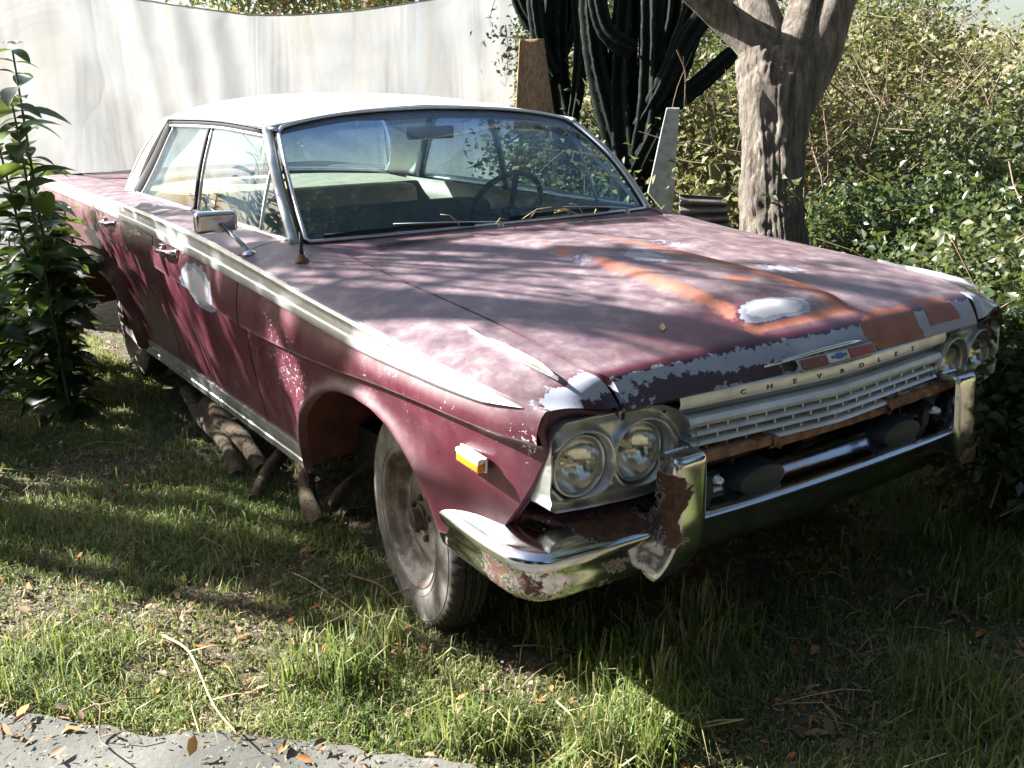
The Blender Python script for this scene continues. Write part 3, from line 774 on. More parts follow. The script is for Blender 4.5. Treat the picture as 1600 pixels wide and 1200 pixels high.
for s in (-1, 1):
    pts = [ws(u, s*1.0)+np.array((-.018, s*.018, -.002)) for u in np.linspace(-.01, 1.0, 22)]
    rim(pts, .021, M['silver'], 'windshield_pillar', CAR, flat=(1.0, .8))
    # rain gutter
    xs = np.linspace(-1.21, -2.47, 40)
    rim([(x, s*(float(YRE(x))+.006), float(ZRE(x))-.004) for x in xs], .0075, M['alu'], 'rain_gutter')
    rim([(x, s*(float(YRE(x))-.004), float(ZRE(x))-.022) for x in xs], .012, M['black'], 'roof_seal', flat=(.7, 1))
    rim([(x, s*(float(YRE(x))+.000), float(ZRE(x))-.037) for x in xs[2:]], .006, M['alu'], 'window_top_trim')
    # side glass: front vent pane, front pane, rear pane
    def sg(x, q):
        """q 0 at the sill, 1 at the roof rail; the plane of the side windows"""
        yb_, zb_ = .785, .972+.006*(x < -1.5)
        yt, zt = float(YRE(x))-.010, float(ZRE(x))-.040
        k = .010*math.sin(PI*q)
        return np.array((x, s*(yb_*(1-q)+yt*q+k), zb_*(1-q)+zt*q))
    def front_line(q):     # windscreen pillar seen from the side
        p = ws(q, 1.0); return p[0]-.040
    def rear_line(q): return -2.74*(1-q)+-2.42*q
    def pane(fa, fb, name, par):
        mb = MB(); G = []
        for q in np.linspace(0.0, 1, 14):
            a_, b_ = fa(q), fb(q); G.append([sg(a_*(1-r)+b_*r, q) for r in np.linspace(0, 1, 12)])
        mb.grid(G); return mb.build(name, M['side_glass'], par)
    dF = [o for o in CAR.children if o.name.startswith('front_door')][0 if s < 0 else 1]
    dR = [o for o in CAR.children if o.name.startswith('rear_door')][0 if s < 0 else 1]
    vent = lambda q: -1.175-.055*q
    pane(front_line, vent, 'vent_window', dF); pane(vent, lambda q: -1.868, 'window', dF); pane(lambda q: -1.898, rear_line, 'window', dR)
    rim([sg(vent(q), q) for q in np.linspace(0, 1, 8)], .0065, M['alu'], 'window_divider', dF)
    rim([sg(-1.866, q) for q in np.linspace(0, 1, 8)], .006, M['alu'], 'window_frame', dF)
    rim([sg(-1.889, q) for q in np.linspace(0, 1, 8)], .015, M['black'], 'window_frame', dR)
    rim([sg(front_line(q)+.004, q) for q in np.linspace(0, .97, 16)], .009, M['alu'], 'vent_window_frame', dF)
    rim([sg(rear_line(q)-.030, q) for q in np.linspace(0, 1, 16)], .040, M['black'], 'rear_window_post', dR, flat=(.4, 1))
    rim([sg(rear_line(q)+.016, q) for q in np.linspace(0, 1, 16)], .006, M['alu'], 'window_frame', dR)
    rim([(x, s*.792, .977+.004*(x < -1.5)) for x in np.linspace(-.90, -1.895, 20)], .009, M['alu'], 'window_sill_trim', dF)
    rim([(x, s*.792, .983) for x in np.linspace(-1.91, -2.80, 20)], .009, M['alu'], 'window_sill_trim', dR)
    # inner door cards
    mb = MB(); mb.grid([[(x, s*(.755-.02*q), .975-.62*q) for q in np.linspace(0, 1, 6)] for x in np.linspace(-.90, -2.85, 20)])
    mb.build('door_card', M['vinyl'], CAR, solid=.01)
# ---- rear window
mb = MB(); G = []
for u in np.linspace(0, 1, 16):
    row = []
    for v in np.linspace(-1, 1, 40):
        a = np.array((-3.50+.42*abs(v)**2.6, .750*v, .990+.008*(1-v*v))); b = np.array((-2.955+.13*v*v, .60*v, 1.366-.05*abs(v)**3))
        row.append(a*(1-u)+b*u+np.array((-.05, 0, .05))*math.sin(PI*u)*(1-.5*v*v))
    G.append(row)
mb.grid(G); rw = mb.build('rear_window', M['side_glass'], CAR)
rim(G[0], .010, M['alu'], 'rear_window_trim', rw); rim(G[-1], .012, M['alu'], 'rear_window_trim', rw)
rim([g[0] for g in G], .012, M['alu'], 'rear_window_trim', rw); rim([g[-1] for g in G], .012, M['alu'], 'rear_window_trim', rw)
# ---- interior
mb = MB(); mb.grid([[(-2.72*(1-q)+(-3.47+.40*abs(v)**2.6)*q, .74*v*(1), .962+.012*q) for q in np.linspace(0, 1, 8)] for v in np.linspace(-1, 1, 30)])
sh = mb.build('parcel_shelf', M['shelf'], CAR)
mb = MB(); mb.lathe([(0, .006), (.11, .006), (.125, .002), (.13, -.004)], (0, 0, 0), 'z', 32); sk = mb.build('speaker_grille', M['black'], sh); sk.location = (-3.12, -.05, .975); sk.scale = (.75, 1.3, 1)
def bench(x, top, name, mat):
    t_ = empty(name, (x, 0, 0)); t_.parent = CAR
    mb = MB(); G = []
    for y in np.linspace(-.70, .70, 42):
        e = 1-(abs(y)/.70)**8*.55; d_ = .004*math.cos(y*60)
        G.append([(0+.02, y, .50), (.05+d_, y, .62), (.035+d_, y, top-.10), (.02, y, top-.025*(2-e)), (-.03, y, top*1-.03*(1-e)), (-.085, y, top-.04*(2-e)), (-.12, y, top-.14), (-.16, y, .55)])
    mb.grid(G); mb.f += [tuple(range(8)), tuple(range(41*8, 42*8))[::-1]]
    mb.build('backrest', mat, t_, angle=60, bevel=0)
    mb = MB(); mb.box((.30, 0, .50), (.55, 1.38, .20)); mb.build('seat', mat, t_, bevel=.05, bseg=3)
    mb = MB(); mb.tube([(.028, y, top-.115) for y in np.linspace(-.69, .69, 30)], .005, 6); mb.build('piping', M['shelf'], t_)
bench(-1.93, .945, 'front_bench', M['vinyl_dark']); bench(-2.68, .965, 'rear_bench', M['vinyl'])
mb = MB(); mb.grid([[(-.83-.30*(1-abs(v)**4*.2)*q+0*v, .745*v, .968-.05*q-.16*max(0, q-.8)*5) for q in np.linspace(0, 1, 10)] for v in np.linspace(-1, 1, 24)])
dsh = mb.build('dashboard', M['vinyl_dark'], CAR, solid=.02)
sw = empty('steering_wheel', (-1.34, .40, .955)); sw.parent = CAR; sw.rotation_euler = (0, math.radians(-62), 0)
mb = MB(); mb.tube([(.180*math.cos(a), .180*math.sin(a), 0) for a in np.linspace(0, 2*PI, 48, endpoint=False)], .013, 10, closed=True); mb.build('wheel_rim', M['black'], sw)
mb = MB(); mb.tube([(-.175, 0, 0), (-.05, 0, -.03), (.05, 0, -.03), (.175, 0, 0)], .014, 8); mb.tube([(0, -.175, 0), (0, -.04, -.03), (0, .04, -.03), (0, .175, 0)], .012, 8); mb.lathe([(0, -.012), (.035, -.014), (.045, -.03), (.045, -.06)], (0, 0, 0), 'z', 24)
mb.tube([(0, 0, -.05), (0, 0, -.40)], .026, 12); mb.build('spokes', M['black'], sw)
im = empty('interior_mirror', (-1.27, -.01, 1.300)); im.parent = CAR
mb = MB(); mb.box((0, 0, -.005), (.022, .215, .050)); mb.build('mirror_head', M['slate'], im, bevel=.010, bseg=3)
mb = MB(); mb.tube([(-.0, .0, 0), (-.03, .02, .045), (-.035, .03, .085)], .006, 8); mb.build('stalk', M['black'], im)
for s in (-1, 1):
    mb = MB(); mb.box((-1.40, s*.33, 1.352), (.13, .36, .012)); mb.build('sun_visor', M['headliner'], CAR, bevel=.005)
# ---- underbody, bulkhead, floor
mb = MB(); mb.box((-1.9, 0, .36), (3.9, 1.50, .12)); mb.box((-3.75, 0, .50), (1.3, 1.1, .35)); mb.box((-.62, 0, .62), (.04, 1.46, .60))
mb.box((.02, 0, .50), (1.0, 1.0, .40)); mb.box((-3.02, 0, .33), (.12, 1.5, .12)); mb.box((0, 0, .30), (.12, 1.5, .10))
mb.box((-2.87, 0, .66), (.04, 1.46, .58))
mb.build('underbody', M['dark'], CAR, smooth=False)
# ---- exterior mirror, aerial stub, wipers
em = empty('door_mirror', (-.90, -.93, .950)); em.parent = CAR
mb = MB(); mb.lathe([(0, .014), (.012, .013), (.022, .007), (.027, 0)], (0, 0, -.002), 'z', 20); mb.tube([(0, 0, .005), (-.06, -.022, .045), (-.125, -.045, .085)], [.010, .008, .009], 10); mb.build('stalk', M['chrome'], em)
mb = MB(); mb.box((0, 0, 0), (.050, .140, .072)); hd = mb.build('mirror_head', M['chrome'], em, bevel=.016, bseg=4); hd.location = (-.15, -.055, .092); hd.rotation_euler = (0, .10, -.12)
mb = MB(); mb.box((0, 0, 0), (.003, .122, .056)); g_ = mb.build('mirror_glass', M['alu'], em, bevel=.001); g_.location = (-.1775, -.058, .089); g_.rotation_euler = (0, .10, -.12)
an = empty('broken_aerial', (-.655, -.852, .951)); an.parent = CAR
mb = MB(); mb.lathe([(0, .022), (.009, .020), (.012, .010), (.020, .006), (.023, -.004)], (0, 0, 0), 'z', 20); mb.build('base', M['rust'], an)
mb = MB(); mb.tube([(0, 0, .015), (-.006, .003, .052), (-.012, .006, .088)], [.007, .006, .0045], 8); mb.build('rod', M['slate'], an)
for a, b, c in (((-.745, -.03, .988), (-.79, -.45, 1.018), (-.815, -.70, .998)), ((-.765, .60, .990), (-.80, .30, 1.022), (-.795, .04, 1.000))):
    wp = empty('wiper', a); wp.parent = CAR; o_ = np.array(a)
    a, b, c = [np.array(p)-o_ for p in (a, b, c)]
    mb = MB(); mb.lathe([(0, .012), (.009, .011), (.012, 0), (.012, -.02)], (0, 0, -.004), 'z', 16); mb.tube([(0, 0, .008), b*.45+np.array((.012, 0, .008)), b], [.007, .0055, .004], 8, flat=(1, .5)); mb.build('arm', M['chrome_dull'], wp)
    q0 = b*.22+np.array((-.02, 0, .002)); mb = MB(); mb.tube([q0, (q0+c)/2+np.array((.010, 0, .008)), c], .005, 6, flat=(.6, 1)); mb.tube([q0+np.array((-.006, 0, -.008)), (q0+c)/2+np.array((.004, 0, -.001)), c+np.array((-.006, 0, -.008))], .003, 6)
    mb.build('blade', M['black'], wp)
# ================================================================== nose of the car: lamps, grille, bumper, wheels
OUTL = np.array([(.876, .70), (.874, .748), (.862, .772), (.840, .784), (.74, .788), (.63, .787), (.575, .780), (.535, .762), (.503, .733), (.480, .70), (.468, .665), (.472, .632), (.488, .60), (.512, .572), (.548, .552), (.62, .546), (.75, .552), (.845, .562), (.868, .580), (.878, .62), (.879, .66)])
def polydist(P, A):
    d = np.full(len(P), 9.)
    for i in range(len(A)):
        a, b = A[i], A[(i+1) % len(A)]; ab = b-a; t_ = np.clip(((P-a)@ab)/(ab@ab), 0, 1)[:, None]
        d = np.minimum(d, np.linalg.norm(P-(a+t_*ab), axis=1))
    return d
LC = [(.783, .664), (.617, .665)]
MIDY = .700
def bezel_x(P):
    d = polydist(P, OUTL); x = .668+.028*np.exp(-(d/.009)**2)-.010*np.exp(-((d-.020)/.009)**2)
    r = np.minimum(np.hypot(P[:, 0]-LC[0][0], P[:, 1]-LC[0][1]), np.hypot(P[:, 0]-LC[1][0], P[:, 1]-LC[1][1]))
    x += .020*np.exp(-((r-.084)/.009)**2)-.022*np.exp(-((r-.071)/.008)**2)
    x += (.70-P[:, 0])*.10
    x -= .75*np.clip(.60-P[:, 1], 0, 1)
    x += .35*np.clip(P[:, 0]-.70, -.3, 0)*np.clip((.56-P[:, 0])/.09, 0, 1)*0
    return x
def inside(P, A):
    c = np.zeros(len(P), bool); n = len(A)
    for i in range(n):
        p, q = A[i], A[(i+1) % n]
        cond = ((p[1] > P[:, 1]) != (q[1] > P[:, 1])) & (P[:, 0] < (q[0]-p[0])*(P[:, 1]-p[1])/(q[1]-p[1]+1e-12)+p[0])
        c ^= cond
    return c
def nearest(P, A):
    best = np.full(len(P), 9.); out = P.copy()
    for i in range(len(A)):
        a, b = A[i], A[(i+1) % len(A)]; ab = b-a; t_ = np.clip(((P-a)@ab)/(ab@ab+1e-12), 0, 1)[:, None]; q = a+t_*ab
        d = np.linalg.norm(P-q, axis=1); m = d < best; best[m] = d[m]; out[m] = q[m]
    return best, out
_A = np.concatenate([OUTL[-3:], OUTL, OUTL[:3]]); _t = np.linspace(3, 3+len(OUTL), 241)[:-1]
OUTS = np.stack([np.interp(_t, np.arange(len(_A)), _A[:, k]) for k in (0, 1)], 1)
for _ in range(6): OUTS = (np.roll(OUTS, 1, 0)+2*OUTS+np.roll(OUTS, -1, 0))/4
H_ = .0026; gy_, gz_ = np.arange(.460, .888, H_), np.arange(.540, .794, H_)
GY, GZ = np.meshgrid(gy_, gz_, indexing='ij'); GP = np.stack([GY.ravel(), GZ.ravel()], 1)
dO, nO = nearest(GP, OUTS); sd_ = np.where(inside(GP, OUTS), dO, -dO); snap = nO.copy()
for cy, cz in LC:
    v_ = GP-np.array([cy, cz]); r_h = np.linalg.norm(v_, axis=1); dh = r_h-.0715; q = np.array([cy, cz])+v_/(r_h[:, None]+1e-9)*.0715
    m = dh < sd_; sd_ = np.where(m, dh, sd_); snap[m] = q[m]
keep = sd_ > -.55*H_; GPs = np.where((np.abs(sd_) < .56*H_)[:, None], snap, GP)
OUTL = OUTS
BXv = bezel_x(GPs); kk_ = keep.reshape(GY.shape); idb = np.arange(len(GP)).reshape(GY.shape)
cells = kk_[:-1, :-1] & kk_[1:, :-1] & kk_[1:, 1:] & kk_[:-1, 1:]
BF = np.stack([idb[:-1, :-1], idb[1:, :-1], idb[1:, 1:], idb[:-1, 1:]], -1)[cells]
usedv = np.unique(BF); rem = -np.ones(len(GP), int); rem[usedv] = np.arange(len(usedv)); BF = rem[BF]
for s in (-1, 1):
    mb = MB(); mb.add(np.stack([BXv[usedv], s*GPs[usedv, 0], GPs[usedv, 1]], 1), BF.tolist())
    A = np.concatenate([OUTS, OUTS[:1]]); X = bezel_x(A)
    mb.grid([[(x, s*p[0], p[1]) for x, p in zip(X, A)], [(x-.03, s*p[0], p[1]) for x, p in zip(X, A)], [(x-.10, s*p[0], p[1]) for x, p in zip(X, A)]])
    for cy, cz in LC:
        an_ = np.linspace(0, 2*PI, 73); c_ = np.stack([cy+.0715*np.cos(an_), cz+.0715*np.sin(an_)], 1); X = bezel_x(c_)
        mb.grid([[(x, s*p[0], p[1]) for x, p in zip(X, c_)], [(x-.05, s*p[0], p[1]) for x, p in zip(X, c_)]])
    bz = mb.build('headlight_bezel', M['alu_dull'], CAR, angle=70)
    for i in ((.548, .752), (.52, .59)):
        m_ = MB(); m_.lathe([(0, .004), (.004, .003), (.005, 0)], (float(bezel_x(np.array([i]))[0]), s*i[0], i[1]), 'x', 10); m_.build('screw', M['black'], bz)
    for (cy, cz) in LC:
        hl_ = empty('headlight', (.655+(.70-cy)*.06, s*cy, cz)); hl_.parent = CAR
        m_ = MB(); m_.lathe([(.0735, -.03), (.0755, .004), (.0735, .013), (.069, .015), (.0665, .009), (.0655, -.002)], (0, 0, 0), 'x', 56); m_.build('retaining_ring', M['chrome_dull'], hl_, fix=True)
        m_ = MB(); m_.lathe([(.0665, .002), (.060, -.014), (.046, -.030), (.030, -.042), (.016, -.048), (.008, -.049)], (0, 0, 0), 'x', 56); m_.build('reflector', M['reflector'], hl_)
        m_ = MB(); m_.lathe([(.0, -.012), (.007, -.014), (.010, -.022), (.010, -.047)], (0, s*.0, .004), 'x', 20); m_.build('bulb', M['chrome_dull'], hl_)
        m_ = MB(); m_.lathe([(.067, .004), (.056, .0115), (.040, .0165), (.020, .0195), (.002, .0205)], (0, 0, 0), 'x', 56); m_.build('lens', M['lamp_glass'], hl_)
    # dark pocket behind the lamps and the painted pan below them
    mb = MB(); mb.prism([(p[0]*s, p[1]) for p in OUTL], 'x', .585, .590); mb.box((.50, s*.66, .565), (.02, .36, .10)); mb.build('lamp_pocket', M['dark'], CAR, smooth=False)
    mb = MB(); mb.grid([[(x, s*y, .526-.012*((x-.55)/.1)**2) for y in np.linspace(.46, .872-.45*max(0, x-.50), 20)] for x in np.linspace(.48, .645, 10)])
    gp = mb.build('gravel_pan', M['paint'], CAR, solid=.01); add_wear(gp, lambda x, y, z, n: (x*0+.25, x*0, x*0, x*0+.6))
    # side marker
    mk = empty('side_marker', (.462, s*(float(SIDEY(.462, .655))+.001), .656)); mk.parent = CAR; mk.rotation_euler = (0, math.radians(3), 0)
    mb = MB(); mb.box((0, s*.004, 0), (.112, .010, .038)); mb.build('base', M['chrome_dull'], mk, bevel=.004)
    mb = MB(); mb.box((0, s*.016, .009), (.100, .020, .013)); mb.build('upper_lens', M['amber_white'], mk, bevel=.005, bseg=3)
    mb = MB(); mb.box((.003, s*.016, -.006), (.094, .021, .022)); mb.build('lower_lens', M['amber'], mk, bevel=.004, bseg=3)

# ---- grille
def gx(y, base=.750): return base-.042*(np.abs(y)/.52)**1.15
GR = empty('grille', (.70, 0, .70)); GR.parent = CAR; GO = np.array([.70, 0, .70])
def hbar(z0, z1, depth, xoff, yend, name, mat, par=None, crown=.006, yy=None):
    ys = np.linspace(-yend, yend, 81) if yy is None else yy
    prof = [(-depth, z0), (-.004, z0), (0, z0+.002), (crown, (z0+z1)/2), (0, z1-.002), (-.004, z1), (-depth, z1)]
    P = [[(gx(y)+xoff+a-.70, y, b-.70) for a, b in prof] for y in ys]
    mb = MB(); mb.grid(P); return mb.build(name, mat, par or GR, angle=30)
head = hbar(.755, .789, .05, .0, .528, 'header_bar', M['grille_silver'], crown=.004)
hbar(.733, .757, .004, -.022, .515, 'recess_strip', M['recess'])
zz_ = .733
hbar(.706, .733, .05, .004, .502, 'upper_bar', M['grille_silver'])
for i, (a, b) in enumerate(((.680, .6945), (.655, .6690), (.630, .6440))):
    hbar(a, b, .03, .0+.002*i, .492, 'bar', M['grille_silver'])
mbk = MB()
mbk.grid([[(gx(y)-.034-.70, y, z-.70) for y in np.linspace(-.50, .50, 41)] for z in (.63, .76)]); mbk.build('backing', M['dark'], GR, smooth=False)
for r, (a, b) in enumerate(((.693, .708), (.668, .682), (.643, .656))):
    for k_ in range(-8, 9):
        y = k_*.062+(.031 if r % 2 else 0)
        if abs(y) < .485:
            mb = MB(); mb.box((float(gx(y))-.012-.70, y, (a+b)/2-.70), (.014, .005, b-a)); mb.build('divider', M['alu'], GR, smooth=False)
# lettering on the header bar
def text_mesh(ch, size, depth):
    cu = bpy.data.curves.new('t', 'FONT'); cu.body = ch; cu.size = size; cu.extrude = depth; cu.align_x = 'CENTER'; cu.align_y = 'CENTER'
    ob = bpy.data.objects.new('t', cu); COL.objects.link(ob)
    dg = bpy.context.evaluated_depsgraph_get(); me = bpy.data.meshes.new_from_object(ob.evaluated_get(dg))
    bpy.data.objects.remove(ob); bpy.data.curves.remove(cu); return me
for i, ch in enumerate('CHEVROLET'):
    y = (i-4)*.0845; me = text_mesh(ch, .019, .0012)
    o = link('letter', me, M['letters'], head, smooth=False)
    sl_ = math.atan2(float(gx(y+.01)-gx(y-.01)), .02)
    # local x -> +y world, local y -> +z world, local z -> +x world
    o.matrix_parent_inverse = Matrix.Identity(4)
    o.location = (float(gx(y))+.0042-.70, y, .7715-.70)
    o.rotation_euler = Matrix(((0, 0, 1), (1, 0, 0), (0, 1, 0))).to_euler(); o.rotation_euler.z -= sl_
    o.scale = (1.5, .86, 1)
# rusty strip hanging under the grille
for (y0, y1, z0, x0, nm) in ((-.50, -.235, .643, .756, 0), (-.245, .245, .629, .748, 0), (.235, .56, .640, .756, 0)):
    ys = np.linspace(y0, y1, 24); mb = MB(); P = []
    for y in ys:
        x = x0-.016*(abs(y)/.5)**2; j = .0015*math.sin(y*70)
        P.append([(x-.05, y, z0+.003), (x-.006, y, z0+.004+j), (x, y, z0-.002), (x, y, z0-.017+j), (x-.006, y, z0-.021), (x-.012, y, z0-.018), (x-.02, y, z0-.006)])
    mb.grid(P); mb.build('rusty_grille_strip', M['rust'], CAR, angle=40)
for s in (-1, 1):
    mb = MB(); P = []
    for q in np.linspace(0, 1, 8):
        y = s*(.222+.028*q); z = .629+.014*q+.008*math.sin(PI*q)
        P.append([(.70, y, z+.004), (.752+.006*math.sin(PI*q), y, z+.004), (.760, y, z-.004), (.758, y, z-.020), (.745, y, z-.020)])
    mb.grid(P); mb.build('rusty_grille_strip', M['rust'], CAR)
# ---- emblem on the nose
em = empty('badge', (.734, 0, .808)); em.parent = CAR; em.rotation_euler = (0, math.radians(-34), 0)
mb = MB(); mb.prism([(-.152, -.012), (-.140, -.021), (.145, -.017), (.150, .012), (-.158, .014)], 'x', -.030, .004); mb.build('frame', M['chrome'], em, bevel=.0015)
mb = MB(); mb.tube([(-.004, -.262, .016), (.002, -.20, .018), (.006, -.06, .022), (.006, .06, .024), (.0, .16, .022)], [.002, .006, .006, .006, .003], 8); mb.build('spear', M['chrome'], em)
for nm, a, b, mt in (('left_field', -.143, -.048, 'rust_red'), ('centre_field', -.044, .040, 'ivory'), ('right_field', .044, .140, 'red')):
    mb = MB(); mb.prism([(a, -.015), (b, -.015), (b, .009), (a, .009)], 'x', .004, .0055); mb.build('enamel_field', M.get(mt, M['red']), em, smooth=False)
mb = MB(); mb.prism([(-.030, -.006), (-.013, -.006), (-.011, -.010), (.009, -.010), (.011, -.006), (.027, -.006), (.029, .001), (.012, .001), (.010, .005), (-.010, .005), (-.012, .001), (-.032, .001)], 'x', .0055, .008); mb.build('bow_tie', M['blue'], em, smooth=False)

# ---- bumper
BU = empty('front_bumper', (.70, 0, .45)); BU.parent = CAR; BO = np.array([.70, 0, .45])
def catmull(P, n):
    P = np.asarray(P, float); t_ = np.linspace(0, len(P)-1, n); d = P.shape[1]
    return np.stack([PC(list(zip(range(len(P)), P[:, k])))(t_) for k in range(d)], 1)
def bsec(path, prof, name, s=1, rustfn=None, mat='chrome_rusty', n=90, scale=None, angle=35):
    """path: plan line (x,y,zshift,scale); prof: list (offset outwards, z)"""
    C_ = catmull(path, n); T = np.gradient(C_[:, :2], axis=0); T /= np.linalg.norm(T, axis=1, keepdims=True)
    Nn = np.stack([T[:, 1]*-1, T[:, 0]], 1)
    # outward = away from the car centre
    ctr = np.array([0., 0.]); flip = np.sign(((C_[:, :2]-ctr)*Nn).sum(1)); Nn *= flip[:, None]
    prof = np.array(prof, float); pr = catmull(prof, 34) if len(prof) > 4 else prof
    P = []
    for i in range(n):
        P.append([(C_[i, 0]+Nn[i, 0]*o, s*(C_[i, 1]+Nn[i, 1]*o), z+C_[i, 2]) for o, z in pr])
    P = np.array(P)-BO
    mb = MB(); mb.grid(P); o = mb.build(name, M[mat], BU, angle=angle, solid=.004)
    v = verts(o)+BO; fattr(o, 'rust', np.clip(rustfn(v), -1, 1) if rustfn else np.zeros(len(v)))
    return o
oprof = [(-.098, .520), (-.085, .521), (-.055, .516), (-.025, .507), (-.006, .497), (.004, .484), (.003, .470), (-.002, .456), (-.006, .44), (-.008, .42), (-.012, .400), (-.024, .380), (-.045, .366)]
def orust(v):
    x, y, z = v[:, 0], np.abs(v[:, 1]), v[:, 2]; R_ = np.zeros(len(v))-.06
    left = v[:, 1] < 0
    R_ = np.where(z < .455, .37, R_)
    R_ = np.maximum(R_, .62*np.exp(-(((y-.70)/.125)**2)**2)*sstep(.488, .500, z)*(x < .735)*left)
    R_ = np.maximum(R_, .30*np.exp(-((z-.372)/.012)**2))
    R_ = np.where((x < .52), R_-.05, R_)
    return R_
for s in (-1, 1):
    path = [(.300, .945, -.014, 0), (.40, .952, -.014, 0), (.52, .956, -.014, 0), (.60, .953, -.014, 0), (.655, .938, -.012, 0), (.695, .905, -.009, 0), (.715, .86, -.006, 0), (.735, .74, 0, 0), (.742, .60, 0, 0)]
    bsec(path, oprof, 'bumper_wing', s, orust)
cprof = [(-.13, .560), (-.10, .556), (-.075, .540), (-.055, .526), (-.03, .521), (-.008, .515), (.0, .508), (-.003, .498), (-.010, .485), (-.018, .460), (-.028, .435), (-.042, .41), (-.062, .390), (-.09, .378)]
bsec([(.782, -.53, 0, 0), (.792, -.40, 0, 0), (.800, -.2, 0, 0), (.803, 0, 0, 0), (.800, .2, 0, 0), (.792, .40, 0, 0), (.782, .53, 0, 0)], cprof, 'centre_bar', 1, lambda v: np.where(v[:, 2] < .47, .12, -.12)+.25*np.exp(-((v[:, 2]-.385)/.012)**2), mat='chrome')
for s in (-1, 1):
    # upright over-rider: S-shaped box, squared cap on top, flaring outwards at the foot
    st = [  # z, y centre, half width, front x, back x
        (.666, .548, .036, .756, .722), (.671, .548, .043, .768, .716), (.666, .549, .048, .778, .712), (.655, .550, .051, .783, .711), (.62, .551, .051, .786, .710), (.56, .553, .051, .790, .706),
        (.50, .558, .053, .794, .684), (.455, .570, .056, .794, .692), (.42, .586, .054, .790, .704), (.395, .604, .044, .782, .718), (.380, .618, .028, .770, .734), (.374, .628, .012, .758, .746)]
    G = []
    for (z, yc, hw_, xf, xb) in [tuple(r) for r in catmull(st, 44)]:
        ring = []
        for a in np.linspace(0, 2*PI, 41)[:-1]:
            ca, sa = math.cos(a), math.sin(a); e = .32
            ring.append(((xf+xb)/2+(xf-xb)/2*math.copysign(abs(ca)**e, ca), s*(yc+hw_*math.copysign(abs(sa)**e, sa)), z))
        G.append(ring)
    G = np.array(G)-BO
    mb = MB(); mb.grid(G, closev=True); n_ = 40
    mb.f.append(tuple(range(n_))); mb.f.append(tuple(range(43*n_, 44*n_)))
    o = mb.build('over_rider', M['chrome_rusty'], BU, angle=45); v = verts(o)+BO
    rr = np.where(v[:, 2] > .63, -.15, .09)+.10*(v[:, 2] < .44)
    rr = rr+.42*sstep(.555, .58, np.abs(v[:, 1])+.03*np.sin(v[:, 2]*45))*(1-sstep(.635, .66, v[:, 2]))*sstep(.43, .48, v[:, 2]) if s < 0 else rr+.2*(v[:, 2] < .62)
    fattr(o, 'rust', rr)
    # parking lamp pods hanging in the opening and their brackets
    pk = empty('parking_lamp', (.742, s*.285, .545)); pk.parent = CAR
    mb = MB(); mb.lathe([(0, .030), (.030, .028), (.042, .020), (.046, 0), (.046, -.06)], (0, 0, 0), 'x', 28); q = mb.build('pod', M['slate'], pk, angle=40); q.scale = (1, 1.9, .85)
    mb = MB(); mb.box((0, 0, 0), (.02, .03, .07)); mb.box((.005, 0, .03), (.03, .05, .006)); q = mb.build('bracket', M['slate'], pk, bevel=.002); q.location = (-.02, s*.155, .01)
    mb = MB(); mb.lathe([(0, .02), (.008, .018), (.012, 0)], (.0, 0, 0), 'x', 12); q = mb.build('bolt', M['alu'], pk); q.location = (.01, s*.155, .035)
mb = MB(); mb.box((.60, 0, .60), (.01, 1.02, .20)); mb.box((.66, 0, .585), (.03, .06, .10)); mb.box((.66, -.34, .60), (.10, .012, .04)); mb.box((.66, .34, .60), (.10, .012, .04))
mb.tube([(.70, -.46, .603), (.70, -.30, .595), (.69, -.15, .60), (.70, .2, .59), (.70, .44, .60)], .006, 6)
mb.build('radiator_support', M['dark'], CAR, smooth=False)

